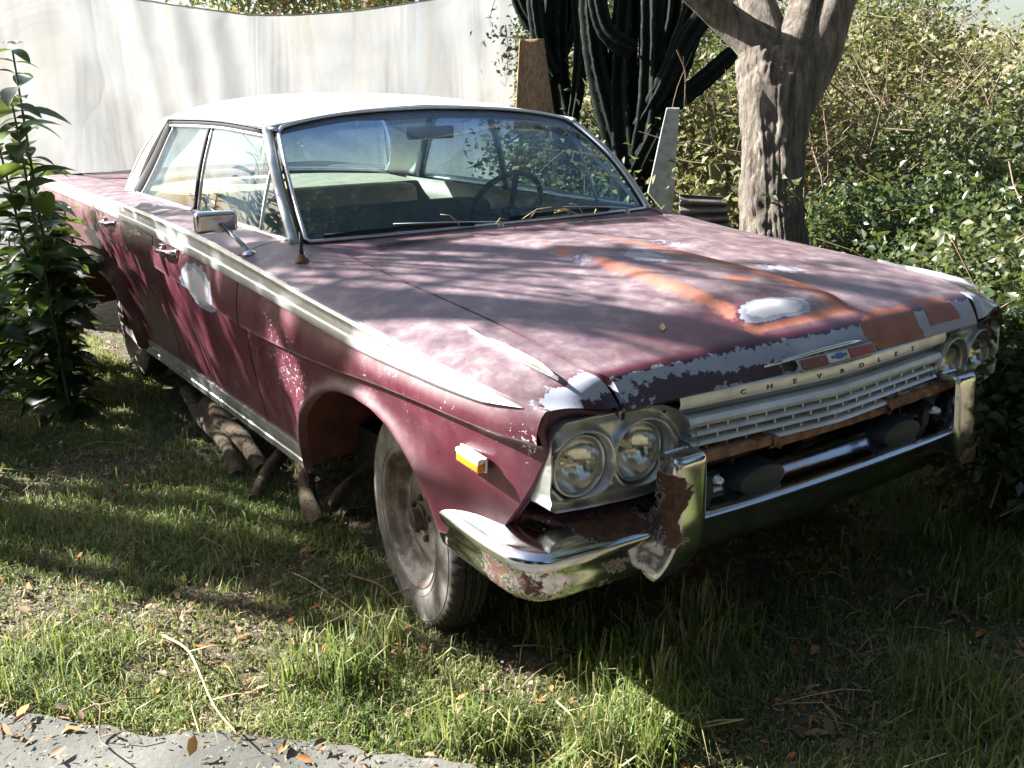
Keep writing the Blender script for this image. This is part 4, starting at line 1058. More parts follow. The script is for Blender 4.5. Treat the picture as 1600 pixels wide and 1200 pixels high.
# ---- wheels (seen from outside: +y is the outer face)
def make_wheel():
    w = empty('wheel', (0, 0, 0)); w.parent = CAR; R0 = .318
    prof = [(.186, .070), (.190, .088), (.200, .097), (.214, .1025), (.235, .106), (.255, .106), (.275, .102), (.291, .096), (.304, .087), (.313, .074), (R0, .060), (R0+.002, .045), (R0-.006, .043), (R0-.006, .038), (R0+.002, .036), (R0+.002, .012), (R0-.006, .010), (R0-.006, .005), (R0+.002, .003)]
    prof = prof+[(r, -h) for r, h in prof[::-1]]
    seg = 216; P = []
    for k_ in range(seg):
        t_ = 2*PI*k_/seg; row = []
        for (r, h) in prof:
            if r > .300 and abs(h) > .05: r = r-(.0085 if (k_ % 4 == 0) else 0)
            if r > .29 and abs(h) <= .05: r = r-(.006 if ((k_+2) % 4 == 0) else 0)
            row.append((r*math.cos(t_), h, r*math.sin(t_)))
        P.append(row)
    mb = MB(); mb.grid(P, closeu=True)
    for rr in (.284, .214):
        mb.tube([(rr*math.cos(a), (.0995 if rr > .25 else .103), rr*math.sin(a)) for a in np.linspace(0, 2*PI, 72, endpoint=False)], .0022, 6, closed=True)
    # raised marks moulded into the sidewall (worn, unreadable)
    rg = random.Random(3)
    for c0 in (-1.75, 1.2):
        for k_ in range(16):
            if k_ in (4, 5, 11): continue
            a = c0+k_*.055+rg.uniform(-.006, .006); r1 = .246; r2 = .246+rg.uniform(.014, .024)
            p = [(r1*math.cos(a), .1065, r1*math.sin(a)), ((r1+r2)/2*math.cos(a+.02*rg.uniform(-1, 1)), .1067, (r1+r2)/2*math.sin(a+.02*rg.uniform(-1, 1))), (r2*math.cos(a+.012), .106, r2*math.sin(a+.012))]
            mb.tube(p, .0018, 5)
    mb.build('tyre', M['tyre'], w, angle=40)
    mb = MB(); mb.lathe([(.186, -.08), (.180, -.05), (.170, .0), (.174, .050), (.186, .072), (.195, .082), (.199, .092), (.195, .097), (.188, .093), (.182, .080), (.176, .062), (.168, .054), (.160, .046), (.156, .025), (.150, .012), (.140, .006), (.120, .014), (.100, .028), (.085, .034), (.072, .030), (.055, .026), (.036, .027), (.034, .020)], (0, 0, 0), 'y', 96)
    mb.build('rim', M['rim'], w, angle=40)
    mb = MB(); mb.lathe([(0, .085), (.020, .085), (.027, .080), (.030, .045), (.036, .042), (.040, .020)], (0, 0, 0), 'y', 32)
    for k_ in range(5):
        a = 2*PI*k_/5+.3; mb.lathe([(0, .048), (.007, .048), (.0105, .044), (.011, .024)], (.062*math.cos(a), 0, .062*math.sin(a)), 'y', 8)
    mb.build('hub', M['hub'], w, angle=40)
    return w
WH = [(0, -.800, .302, -1), (0, .775, .302, 1), (-3.02, -.768, .322, -1), (-3.02, .768, .322, 1)]
w0 = make_wheel()
for i, (x, y, z, s) in enumerate(WH):
    if i == 0: w = w0
    else:
        w = w0.copy(); COL.objects.link(w); w.parent = CAR
        for c in list(w0.children):
            q = c.copy(); COL.objects.link(q); q.parent = w
    w.location = (x, y, z); w.rotation_euler = (0, .4*i, (PI if s < 0 else 0)-(math.radians(8) if i < 2 else 0)); w.scale = (1, .60, 1)
# ================================================================== SURROUNDINGS
def vnoise(x, y, sc, seed=0):
    """smooth value noise in the plane, 0..1"""
    x = np.asarray(x, float)/sc; y = np.asarray(y, float)/sc; xi = np.floor(x).astype(int); yi = np.floor(y).astype(int); fx = x-xi; fy = y-yi
    fx = fx*fx*(3-2*fx); fy = fy*fy*(3-2*fy)
    def h(a, b):
        n = (a*374761393+b*668265263+seed*1442695041) & 0x7fffffff; n = (n ^ (n >> 13))*1274126177 & 0x7fffffff; return ((n ^ (n >> 16)) % 10007)/10007.
    return (h(xi, yi)*(1-fx)+h(xi+1, yi)*fx)*(1-fy)+(h(xi, yi+1)*(1-fx)+h(xi+1, yi+1)*fx)*fy
def HG(x, y):
    x = np.asarray(x, float); y = np.asarray(y, float)
    z = .055*(vnoise(x, y, .9, 1)-.5)+.03*(vnoise(x, y, .28, 2)-.5)+.012*(vnoise(x, y, .09, 3)-.5)
    near = np.exp(-((x-0)**2+(y+.87)**2)/.25); z = z*(1-near)
    u = y+.18*(x+1)                       # hillside beyond the hedge
    z = z+np.clip(u-2.5, 0, 4.0)*.44*sstep(2.3, 3.2, u)+.35*(vnoise(x, y, 1.7, 5)-.5)*sstep(2.6, 4, u)
    return z
def gaxis(lo, hi, flo, fhi, fine, coarse):
    a = list(np.arange(flo, fhi, fine)); x = flo; st = fine
    while x > lo: st = min(st*1.25, coarse); x -= st; a.insert(0, x)
    x = fhi; st = fine
    while x < hi: x += st; a.append(x); st = min(st*1.25, coarse)
    return np.array(a)
gxs = gaxis(-260, 120, -5.0, 2.4, .035, 30); gys = gaxis(-150, 260, -3.6, 1.8, .035, 30)
Xg, Yg = np.meshgrid(gxs, gys, indexing='ij'); Zg = HG(Xg, Yg); n1_, n2_ = Xg.shape
idx = np.arange(n1_*n2_).reshape(n1_, n2_)
Fg = np.stack([idx[:-1, :-1], idx[1:, :-1], idx[1:, 1:], idx[:-1, 1:]], -1).reshape(-1, 4)
hillm = sstep(2.6, 3.4, Yg+.18*(Xg+1)).ravel()
gr = quads('ground', np.stack([Xg, Yg, Zg], -1).reshape(-1, 3), Fg, M['soil'], rnd=hillm*.85, smooth=True); tag(gr, kind='structure')

# concrete slab at the photographer's feet: its broken edge runs diagonally
e0 = on(-120, 1093, 2, .02)[:2]; e1 = on(720, 1200, 2, .02)[:2]
dirE = (e1-e0)/np.linalg.norm(e1-e0); nE = np.array([dirE[1], -dirE[0]])
if np.dot(nE, CAM[:2]-e0) < 0: nE = -nE
def slab_edge(t_): return e0+dirE*t_+nE*(.030*np.sin(t_*4.0)+.018*(vnoise(t_, t_*0, .13, 71)-.5)*2+.012*(vnoise(t_, t_*0, .04, 72)-.5)*2)
P = []
ts_ = np.linspace(-2.0, 2.6, 220)
for q in np.concatenate([[0, .004, .02], np.linspace(.05, 1.6, 30)]):
    row = []
    for t_ in ts_:
        p = slab_edge(t_)+nE*q; z = (-.03 if q == 0 else .024)+.006*(vnoise(p[0], p[1], .3, 8)-.5)+.003*(vnoise(p[0], p[1], .05, 9)-.5)
        row.append((p[0], p[1], z))
    P.append(row)
mb = MB(); mb.grid(P); sb = mb.build('path', M['concrete'], angle=60); tag(sb, kind='structure')
def on_slab(x, y): return (x-e0[0])*nE[0]+(y-e0[1])*nE[1]

# ---- grass
M['crumbs'] = leafmat('pale_leaf_crumbs', (.10, .07, .045), (.36, .29, .20), (.55, .48, .36), rough=.85, trans=.1)
def blades(n, seed, xr, yr, h0, h1, dens, lean=.5, wid=.0032, bias=1):
    r = np.random.default_rng(seed); X = r.uniform(*xr, n*3); Y = r.uniform(*yr, n*3)
    d_ = dens(X, Y); k = r.uniform(0, 1, len(X)) < d_; X, Y = X[k][:n], Y[k][:n]; m = len(X)
    hmul = .55+.9*vnoise(X, Y, .35, 11)
    H = r.uniform(h0, h1, m)*hmul; a = r.uniform(0, 2*PI, m); L = r.uniform(.05, 1, m)**1.4*lean*1.7
    base = np.stack([X, Y, HG(X, Y)-.005], 1); dr = np.stack([np.cos(a), np.sin(a), 0*a], 1); sd = np.stack([-np.sin(a), np.cos(a), 0*a], 1)
    tw = r.uniform(-1, 1, m)[:, None]; sd = unit(sd+dr*tw)
    W_ = (wid*r.uniform(.6, 1.5, m))[:, None]; H_ = H[:, None]; L_ = L[:, None]; up = np.array([[0, 0, 1.]])
    p1 = base+up*H_*.5+dr*H_*L_*.18; p2 = base+up*H_*.88*(1-.18*L_)+dr*H_*L_*.55; p3 = base+up*H_*(1.05-.85*L_)+dr*H_*L_*1.35
    V = np.stack([base-sd*W_*.5, base+sd*W_*.5, p1-sd*W_*.5, p1+sd*W_*.5, p2-sd*W_*.32, p2+sd*W_*.32, p3-sd*W_*.04, p3+sd*W_*.04], 1).reshape(-1, 3)
    i = np.arange(m)[:, None]*8; F = np.concatenate([i+np.array([[0, 1, 3, 2]]), i+np.array([[2, 3, 5, 4]]), i+np.array([[4, 5, 7, 6]])], 0)
    rv = np.clip(vnoise(X, Y, .3, 21)*.55+r.uniform(0, .5, m)+(r.uniform(0, 1, m) < .24)*.5, 0, 1)
    return V, F, np.repeat(rv, 8)
def dens(X, Y):
    c = vnoise(X, Y, .42, 31)*.6+vnoise(X, Y, .16, 32)*.4
    d_ = .18+.82*sstep(.24, .58, c)**1.2
    s_ = on_slab(X, Y); d_ = d_*(s_ < -.01)
    under = (np.abs(Y) < .80)*(X < .45)*(X > -4.3); d_ = d_*(1-.93*under)
    ps = on(40, 960, 2, 0); d_ = d_*(1-.85*np.exp(-(((X-ps[0])**2+(Y-ps[1])**2)/.35**2)))
    dist = np.hypot(X-CAM[0], Y-CAM[1]); d_ = .75*d_*np.clip(2.6/np.maximum(dist, .5), .12, 1)
    return np.clip(d_*1.6, 0, 1)
A_ = [blades(250000, 1, (-4.2, 2.3), (-3.6, 1.3), .015, .058, dens, .8, .0030), blades(20000, 2, (-3.2, 2.3), (-3.4, 1.2), .05, .12, lambda X, Y: dens(X, Y)*sstep(.5, .75, vnoise(X, Y, .3, 44)), .85, .0034),
      blades(11000, 3, (.5, 2.6), (-1.0, 1.6), .06, .17, lambda X, Y: .9*(on_slab(X, Y) < -.03)*sstep(.35, .7, vnoise(X, Y, .3, 45)), .6, .0045),
      blades(2600, 4, (.1, .9), (-1.35, -.55), .08, .20, lambda X, Y: .9*(on_slab(X, Y) < -.06)*sstep(.45, .7, vnoise(X, Y, .2, 46)), .5, .0040)]
off = 0; Vs, Fs, Rs = [], [], []
for V, F, R_ in A_: Vs.append(V); Fs.append(F+off); Rs.append(R_); off += len(V)
g = quads('grass', np.concatenate(Vs), np.concatenate(Fs), M['grass'], rnd=np.concatenate(Rs)); tag(g, 'thin ragged green grass growing through the leaf litter', 'grass', kind='stuff')
def litter(name, n, seed, s0, s1, mat, label, cat, xr=(-4.5, 2.3), yr=(-3.9, 1.5), slab=.10, nz=.35):
    r_ = np.random.default_rng(seed); X = r_.uniform(*xr, n); Y = r_.uniform(*yr, n)
    os_ = on_slab(X, Y); dd = np.hypot(X-CAM[0], Y-CAM[1])
    k = r_.uniform(0, 1, n) < np.clip(.25+1.1*(vnoise(X, Y, .35, 51)-.3), .05, 1)*np.where(os_ > 0, .25+.75*np.exp(-os_/slab), 1)*np.clip(3.2/dd, .2, 1)*np.where((np.abs(Y) < .75) & (X < .4), .3, 1)
    X, Y = X[k], Y[k]; m = len(X); z = np.maximum(HG(X, Y), np.where(on_slab(X, Y) > 0, .024, -9))
    C = np.stack([X, Y, z+r_.uniform(.002, .012, m)+(s0 > .012)*r_.uniform(0, .012, m)], 1); D = r_.normal(size=(m, 3)); D[:, 2] *= .2; N = unit(r_.normal(size=(m, 3))*nz+np.array([0, 0, 1.]))
    L = s0+(s1-s0)*r_.uniform(0, 1, m)**2; W_ = L*r_.uniform(.22, .6, m)
    D = unit(D); S = unit(np.cross(D, N)); N = np.cross(S, D); L_, W2 = L[:, None], W_[:, None]; cu = r_.uniform(-.1, .45, (m, 1)); fo = r_.uniform(.0, .35, (m, 1)); asy = r_.uniform(.7, 1.3, (m, 1))
    p0 = C; p1 = C+D*L_*.33+N*L_*cu*.25; p2 = C+D*L_*.70+N*L_*cu*.45; p3 = C+D*L_+N*L_*cu*.55
    V = np.stack([p0, p1+S*W2*.42*asy+N*W2*fo, p2+S*W2*.40+N*W2*fo, p3, p2-S*W2*.40*asy+N*W2*fo, p1-S*W2*.42+N*W2*fo, p1, p2], 1).reshape(-1, 3)
    i = np.arange(m)[:, None]*8
    F = np.concatenate([i+np.array([[0, 1, 6, 6]]), i+np.array([[0, 6, 5, 5]])], 0)[:, :3]; F4 = np.concatenate([i+np.array([[1, 2, 7, 6]]), i+np.array([[6, 7, 4, 5]])], 0)
    T = np.concatenate([F, i+np.array([[2, 3, 7]]), i+np.array([[7, 3, 4]]), F4[:, [0, 1, 2]], F4[:, [0, 2, 3]]], 0)
    lt = quads(name, V, T, mat, rnd=np.repeat(r_.uniform(0, 1, m), 8)); tag(lt, label, cat, kind='stuff'); return lt
litter('leaf_litter', 52000, 5, .014, .050, M['litter'], 'brown and orange fallen leaves scattered over the soil', 'leaf litter', slab=.22)
litter('litter_crumbs', 190000, 6, .004, .016, M['crumbs'], 'fine crumbled leaf debris covering the ground', 'leaf litter', (-3.2, 2.2), (-3.2, .8), .18, .6)
r_ = np.random.default_rng(55)
# dry straw stalks lying about
mb = MB()
for k_ in range(520):
    x, y = r_.uniform(-3.5, 1.6), r_.uniform(-3.2, .6)
    if on_slab(x, y) > .05: continue
    a = r_.uniform(0, 2*PI); l_ = r_.uniform(.06, .28); z = float(HG(x, y))+.012; b = r_.uniform(-.3, .3)
    pts = [(x+l_*q*math.cos(a+b*q), y+l_*q*math.sin(a+b*q), float(HG(x+l_*q*math.cos(a+b*q), y+l_*q*math.sin(a+b*q)))+.010+.03*math.sin(PI*q)*r_.uniform(.3, 1)) for q in (0, .35, .7, 1)]
    mb.tube(pts, r_.uniform(.0009, .002), 4, cap=False)
st_ = mb.build('dry_stalks', M['straw'], fix=False); tag(st_, 'dry straw coloured stalks strewn over the ground', 'straw', kind='stuff')
# bare twigs that can be told apart
TW = [([(255, 1000), (300, 1045), (335, 1110), (372, 1172)], .0035, 'straw', 'long pale bent twig ending on the edge of the concrete'),
      ([(128, 1120), (160, 1128), (158, 1165), (175, 1195)], .0030, 'twig', 'hooked brown twig lying on the left part of the concrete'),
      ([(545, 905), (600, 940), (640, 975)], .0045, 'twig', 'brown twig leaning beside the foot of the front tyre'),
      ([(985, 1185), (1010, 1150), (1085, 1145), (1160, 1150)], .0035, 'straw', 'curved pale runner in the grass at the bottom right'),
      ([(870, 1105), (895, 1150), (905, 1195)], .0028, 'straw', 'thin pale root strand on the bare litter below the bumper')]
for pts, rad, mt, lab in TW:
    w_ = [on(px, py, 2, .02) for px, py in pts]; w_ = [(p[0], p[1], max(.024, float(HG(p[0], p[1])))+.012+.03*(i % 2)) for i, p in enumerate(w_)]
    mb = MB(); mb.tube(catmull(w_, 20), rad*np.linspace(1, .6, 20), 6)
    for q in (6, 12): 
        b = catmull(w_, 20)[q]; mb.tube([b, b+np.array((.04*(-1)**q, .05, .02)), b+np.array((.06*(-1)**q, .10, .012))], rad*.55, 5)
    tag(mb.build('twig', M[mt]), lab, 'twig', 'twigs lying on the ground')
p = on(50, 1020, 2, .03); V = []; mb = MB(); mb.lathe([(0, 0), (.012, .003), (.020, .012), (.024, .024)], (0, 0, 0), 'z', 14); fp = mb.build('fallen_blossom', M['petal']); fp.location = (p[0], p[1], .02); fp.rotation_euler = (.5, .3, 0)
tag(fp, 'small white cupped petal lying on bare soil at the far left', 'petal')
# logs propped under the sill
LG = [((318, 655), (372, 745), .030, 'thin dark branch sticking out furthest back under the sill'),
      ((355, 668), (412, 735), .040, 'stubby pale log poking out under the middle of the sill'),
      ((448, 700), (398, 780), .026, 'short log with a sawn end pointing at the camera, left of the two pale ones'),
      ((478, 755), (500, 822), .034, 'thick pale forked branch beneath the front end of the sill'),
      ((560, 745), (512, 800), .024, 'pale peeled stick inside the front wheel arch')]
for a, b, rad, lab in LG:
    A_p = on(*a, 2, .12 if a[1] < 745 else .10); B_p = on(*b, 2, .03); A2 = A_p+(A_p-B_p)*.6; A2[2] = .17
    rg = np.random.default_rng(int(a[0])); pts = catmull([A2, (A2+A_p)/2+rg.normal(size=3)*.01, A_p, (A_p+B_p)/2+rg.normal(size=3)*.012, B_p], 22)
    mb = MB(); mb.tube(pts, rad*(1+.12*np.sin(np.linspace(0, 9, 22)+a[0])), 14)
    tag(mb.build('log', M['log'], angle=60), lab, 'log', 'logs and branches under the car')

# ---- bark tubes
def limb(mb, pts, rad, n=40, seg=28, rough=.06, seed=0, furrow=0):
    C_ = catmull(pts, n); R_ = catmull([[r] for r in rad], n)[:, 0]; up = np.array([1., .2, .1]); G = []
    for i in range(n):
        d = unit(C_[min(i+1, n-1)]-C_[max(i-1, 0)]); a = unit(np.cross(up, d)); b = np.cross(d, a); up = b if abs(d @ b) < .9 else up
        row = []
        for k_ in range(seg):
            t_ = 2*PI*k_/seg
            ridge = rough*(.55*math.sin(t_*5+seed+.3*math.sin(i*.25))+.35*math.sin(t_*9+seed*2+i*.10)+.5*(float(vnoise(t_*3+9, i*.22, 1., seed+3))-.5)*2)
            if furrow:
                zz = i*13.0/n
                f1 = abs(float(vnoise(t_*6.4+.8*math.sin(zz*.7), zz*.75, 1., 40+seed))-.5)*2; f2 = float(vnoise(t_*8, zz*2.2, 1., 41+seed)); ridge += furrow*(min(1, f1*2.6)*1.6-1.2+f2*.55)
            row.append(C_[i]+R_[i]*(1+ridge)*(math.cos(t_)*a+math.sin(t_)*b))
        G.append(row); up = b
    mb.grid(G, closev=True, flip=True)
# the forked tree behind the car
TR = empty('forked_tree', tuple(at(1205, 470, 5.0)*np.array([1, 1, 0])), 'stout grey-barked tree forking into several limbs behind the bonnet', 'tree')
tb = at(1205, 470, 5.0)
def tp(px, py, d=5.0): return at(px, py, d)-np.array([tb[0], tb[1], 0])
mb = MB(); base_ = tp(1212, 420); foot = base_.copy(); foot[2] = float(HG(tb[0], tb[1]))-.05
limb(mb, [foot, base_*.5+foot*.5, base_, tp(1205, 330), tp(1208, 230), tp(1212, 150), tp(1215, 90)], [.26, .185, .160, .158, .152, .185, .20], 220, 190, .07, 2, .024)
mb.build('trunk', M['bark'], TR)
for nm, pts, rad in (('limb', [tp(1225, 150), tp(1180, 70), tp(1130, 25), tp(1075, -25, 4.9), tp(1000, -90, 4.8), tp(930, -200, 4.7), tp(900, -480, 4.5), tp(880, -780, 4.4)], [.13, .095, .080, .072, .06, .05, .035, .02]),
                     ('limb', [tp(1215, 160), tp(1210, 90, 5.05), tp(1188, 20, 5.1), tp(1165, -60, 5.2), tp(1150, -200, 5.4), tp(1120, -480, 5.5), tp(1100, -760, 5.6)], [.13, .11, .095, .08, .065, .045, .02]),
                     ('limb', [tp(1215, 170), tp(1240, 90), tp(1262, 20), tp(1270, -80), tp(1260, -240), tp(1290, -500), tp(1260, -780)], [.14, .125, .105, .09, .07, .045, .02]),
                     ('limb', [tp(1220, 190), tp(1275, 90, 5.0), tp(1305, 10, 4.95), tp(1340, -70, 4.9), tp(1400, -220, 4.8), tp(1500, -460, 4.7), tp(1560, -760, 4.6)], [.12, .12, .095, .08, .06, .04, .02])):
    mb = MB(); limb(mb, pts, rad, 46, 26, .07, int(rad[1]*1000)); mb.build(nm, M['bark'], TR)
rg = np.random.default_rng(12); o_ = np.array([tb[0], tb[1], 0])
p = clumps(np.array([.4, 1.2, 4.6])-o_, (3.3, 2.8, .8), 330, 70, .20, rg, .1); leaves('crown', p, M['leaf_mid'], .10, .5, TR, rng=rg)  # unseen crown made wide and dense to block skylight over the car
mb = MB(); sp0 = tp(1232, 292, 4.82); mb.tube([tp(1262, 335, 4.86), tp(1250, 310, 4.80), tp(1235, 296, 4.75)], .004, 5); mb.build('shoot_stem', M['twig'], TR)
leaves('shoot', sp0+rg.normal(size=(26, 3))*.035, M['leaf_mid'], .045, .5, TR, rng=rg)

# ---- shrubs: stems + clumped leaves
def shrub(name, c, rad, ncl, per, clr, mat, size, label, cat='shrub', group=None, ratio=.5, seed=0, stems=9, shell=.35, up=.4, zfoot=None, twigs=0):
    rg = np.random.default_rng(seed); c = np.array(c, float); z0 = float(HG(c[0], c[1])) if zfoot is None else zfoot
    R_ = empty(name, (c[0], c[1], z0), label, cat, group); cl = c-np.array([c[0], c[1], z0])
    mb = MB(); ff = np.array([0, 0, 0.])
    for k_ in range(stems):
        d = unit(rg.normal(size=3))*np.array(rad)*rg.uniform(.4, .95); e = cl+d; e[2] = max(e[2], .1)
        a = ff+np.array([d[0]*.25, d[1]*.25, 0]); m_ = (a+e)/2+rg.normal(size=3)*.08*max(rad)
        mb.tube(catmull([a, m_, e], 10), np.linspace(1, .3, 10)*.010*(1+max(rad)*.6), 5, cap=False)
    for k_ in range(twigs):
        a = cl+rg.normal(size=3)*np.array(rad)*.5; d = unit(rg.normal(size=3)+np.array([0, 0, .3]))*rg.uniform(.12, .4); mb.tube([a, a+d*.5+rg.normal(size=3)*.03, a+d], .0035, 4, cap=False)
    mb.build('stems', M['twig'], R_, fix=False)
    p = clumps(cl, rad, ncl, per, clr, rg, shell); p = p[p[:, 2] > .02]
    leaves('foliage', p, mat, size, ratio, R_, up=up, rng=rg); return R_
def pos(px, py, d, z=None):
    p = at(px, py, d)
    return p
# hedge to the right of the car, from the lamp back to the tree
HD = [((1555, 520), 3.9, (.42, .42, .50), 'glossy bush nearest the far headlamp, its leaves catching bright glints'),
      ((1480, 430), 4.7, (.55, .50, .55), 'dark glossy bush just behind the far front fender'),
      ((1370, 400), 5.4, (.50, .50, .45), 'low dark bush filling the gap right of the tree trunk'),
      ((1590, 330), 5.0, (.55, .5, .55), 'tall leafy bush rising at the right edge above the lamp'),
      ((1450, 270), 6.4, (.70, .6, .50), 'paler bush on the bank behind the dark glossy one'),
      ((1640, 640), 3.3, (.35, .4, .40), 'bush low at the right edge beside the bumper')]
for i, (pp, d, rad, lab) in enumerate(HD):
    p = pos(pp[0], pp[1], d)
    shrub('hedge_bush', p, rad, 100, 84, .075, M['leaf_dark'] if i in (1, 2, 5) else M['leaf_mid'], .040, lab, 'bush', 'bushes beside the car', .58, 100+i, 12, .45, twigs=30)
# thin branches arching out of the thicket
# bank behind: many shrubs, thinner and drier uphill
BK = []
r2 = np.random.default_rng(77)
spots = [(885, 235, 7.6), (930, 300, 7.2), (1080, 230, 6.9), (1120, 330, 6.2), (1150, 150, 7.6), (870, 60, 9.0), (1000, 60, 9.2), (1100, 60, 8.8), (1330, 60, 8.2), (1420, 90, 8.0), (1540, 150, 7.6), (1620, 180, 6.8), (1330, 200, 7.6), (1395, 20, 9.5), (1420, 50, 10.0), (1250, 90, 9.0)]
labs = ['yellow-green shrub seen between the cactus clump and the car roof', 'sunlit thorny shrub low between the two cactus clumps', 'twiggy shrub right behind the big cactus', 'tangled shrub above the corrugated sheets', 'shrub between the big cactus and the tree fork', 'hazy shrub far behind the reed mat', 'far shrub glimpsed between the cactus arms', 'far shrub left of the leaning tree limb', 'shrub just right of the tree limbs on the bank', 'olive shrub high on the dry bank', 'olive shrub on the bank near the right edge', 'leafy shrub on the bank cut by the right edge', 'dry shrub halfway up the bank behind the trunk', 'topmost shrub right of the tree against the sky', 'round shrub on the skyline at the upper right', 'shrub seen through the fork of the tree']
for i, (px, py, d) in enumerate(spots):
    p = pos(px, py, d); mt = M['leaf_dry'] if i in (2, 3, 8, 9, 10, 12, 15) else M['leaf_mid']
    shrub('bank_shrub', p, (.65, .65, .50+.04*d/8), 30 if i > 7 else 60, 46, .13, mt, .060, labs[i], 'shrub', 'shrubs on the bank behind', .5, 300+i, 10, .3, twigs=45)
# tree masses beyond the cloth and on the skyline
for i, (px, py, d, rad, mt, lab) in enumerate([(430, -60, 14.0, (1.9, 1.6, .95), 'leaf_mid', 'leafy bush with orange blossoms above the middle of the hanging cloth'), (600, -60, 17, (1.6, 1.6, 1.3), 'leaf_mid', 'pale distant tree above the right part of the hanging cloth'),
                                               (760, -120, 16, (1.8, 1.8, 1.6), 'leaf_mid', 'distant tree behind the cloth next to the cactus'), (1200, -100, 15, (2.6, 2, 1.6), 'leaf_mid', 'distant tree behind the forked tree'), (960, -90, 14, (2.4, 2, 1.6), 'leaf_dark', 'distant dark tree above the cactus arms')]):
    p = pos(px, py, d); R_ = shrub('background_tree', p, rad, 130, 60, .20, M[mt], .10, lab, 'tree', 'trees far behind', .55, 500+i, 8, .3)
    if i == 0:
        rg = np.random.default_rng(9); q = clumps(np.array([0, 0, p[2]-float(HG(p[0], p[1]))]), rad, 60, 10, .08, rg, .8); leaves('blossoms', q, M['flower'], .07, .9, R_, rng=rg)
# dry grass on the bank
r3 = np.random.default_rng(21); n = 60000; X = r3.uniform(-9, 3, n); Y = r3.uniform(2.6, 9.0, n); k = vnoise(X, Y, .8, 61) > .38; X, Y = X[k], Y[k]; m = len(X)
C = np.stack([X, Y, HG(X, Y)-.01], 1); D = r3.normal(size=(m, 3))*.5+np.array([0, 0, 1.]); L = r3.uniform(.08, .28, m)
V, F = leaf_arrays(C, D, r3.normal(size=(m, 3)), L, L*.05+.003, .1, .5); dg = quads('bank_grass', V, F, M['drygrass'], rnd=np.repeat(r3.uniform(0, 1, m), 5)); tag(dg, 'dry straw coloured grass covering the sunny bank', 'dry grass', kind='stuff')
n = 9000; X = r3.uniform(-7, 3, n); Y = r3.uniform(2.0, 8.5, n); k = vnoise(X, Y, .6, 63) > .5; X, Y = X[k], Y[k]; m = len(X)
C = np.stack([X, Y, HG(X, Y)+r3.uniform(0, .35, m)], 1); D = r3.normal(size=(m, 3)); L = r3.uniform(.03, .08, m)
V, F = leaf_arrays(C, D, r3.normal(size=(m, 3))*.6+np.array([0, 0, .5]), L, L*.5, .2, .1); uc = quads('undergrowth', V, F, M['leaf_mid'], rnd=np.repeat(r3.uniform(0, 1, m), 5)); tag(uc, 'mixed low weeds scattered over the bank', 'weeds', kind='stuff')
# tangle of thin dry stems in front of the bank
mb = MB()
for k_ in range(260):
    a = at(r3.uniform(1040, 1560), r3.uniform(120, 420), r3.uniform(5.6, 7.4)); d = unit(r3.normal(size=3)+np.array([0, 0, .4]))*r3.uniform(.25, .9)
    mb.tube(catmull([a-d*.5, a+r3.normal(size=3)*.06, a+d*.5], 8), np.linspace(.006, .002, 8), 4, cap=False)
tg = mb.build('thicket_stems', M['twig'], fix=False); tag(tg, 'tangle of thin bare stems behind the tree', 'brushwood', kind='stuff')

# ---- candelabra cacti
def cactus_arm(mb, rn, pts, rad, n=34, ribs=6, seed=0):
    C_ = catmull(pts, n); R_ = catmull([[r] for r in rad], n)[:, 0]; up = np.array([.3, 1., .1]); seg = ribs*6; G = []
    for i in range(n):
        d = unit(C_[min(i+1, n-1)]-C_[max(i-1, 0)]); a = unit(np.cross(up, d)); b = np.cross(d, a); row = []
        for k_ in range(seg):
            t_ = 2*PI*k_/seg+seed; c = abs(math.cos(ribs*(2*PI*k_/seg)/2)); rr = R_[i]*(.58+.50*c**1.6)*(1+.03*math.sin(i*1.9+seed))
            row.append(C_[i]+rr*(math.cos(t_)*a+math.sin(t_)*b)); rn.append(c**5*(.75+.25*((i % 3) == 0)))
        G.append(row); up = b
    mb.grid(G, closev=True, flip=True)
def cactus(arms, label, foot, d0):
    fo = at(*foot, d0); f0 = np.array([fo[0], fo[1], float(HG(fo[0], fo[1]))])
    R_ = empty('cactus', tuple(f0), label, 'cactus', 'tall candelabra cacti'); arms = [(a_, [q*.84 for q in r_]) for a_, r_ in arms]
    for i, (pts, rad) in enumerate(arms):
        P = [at(px, py, dd)-f0 for px, py, dd in pts]
        if i == 0: P = [np.array([0, 0, -.05])]+P; rad = [rad[0]*1.1]+rad
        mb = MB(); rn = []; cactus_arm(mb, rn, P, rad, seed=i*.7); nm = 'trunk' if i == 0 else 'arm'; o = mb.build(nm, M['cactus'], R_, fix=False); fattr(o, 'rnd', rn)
D1 = 6.2
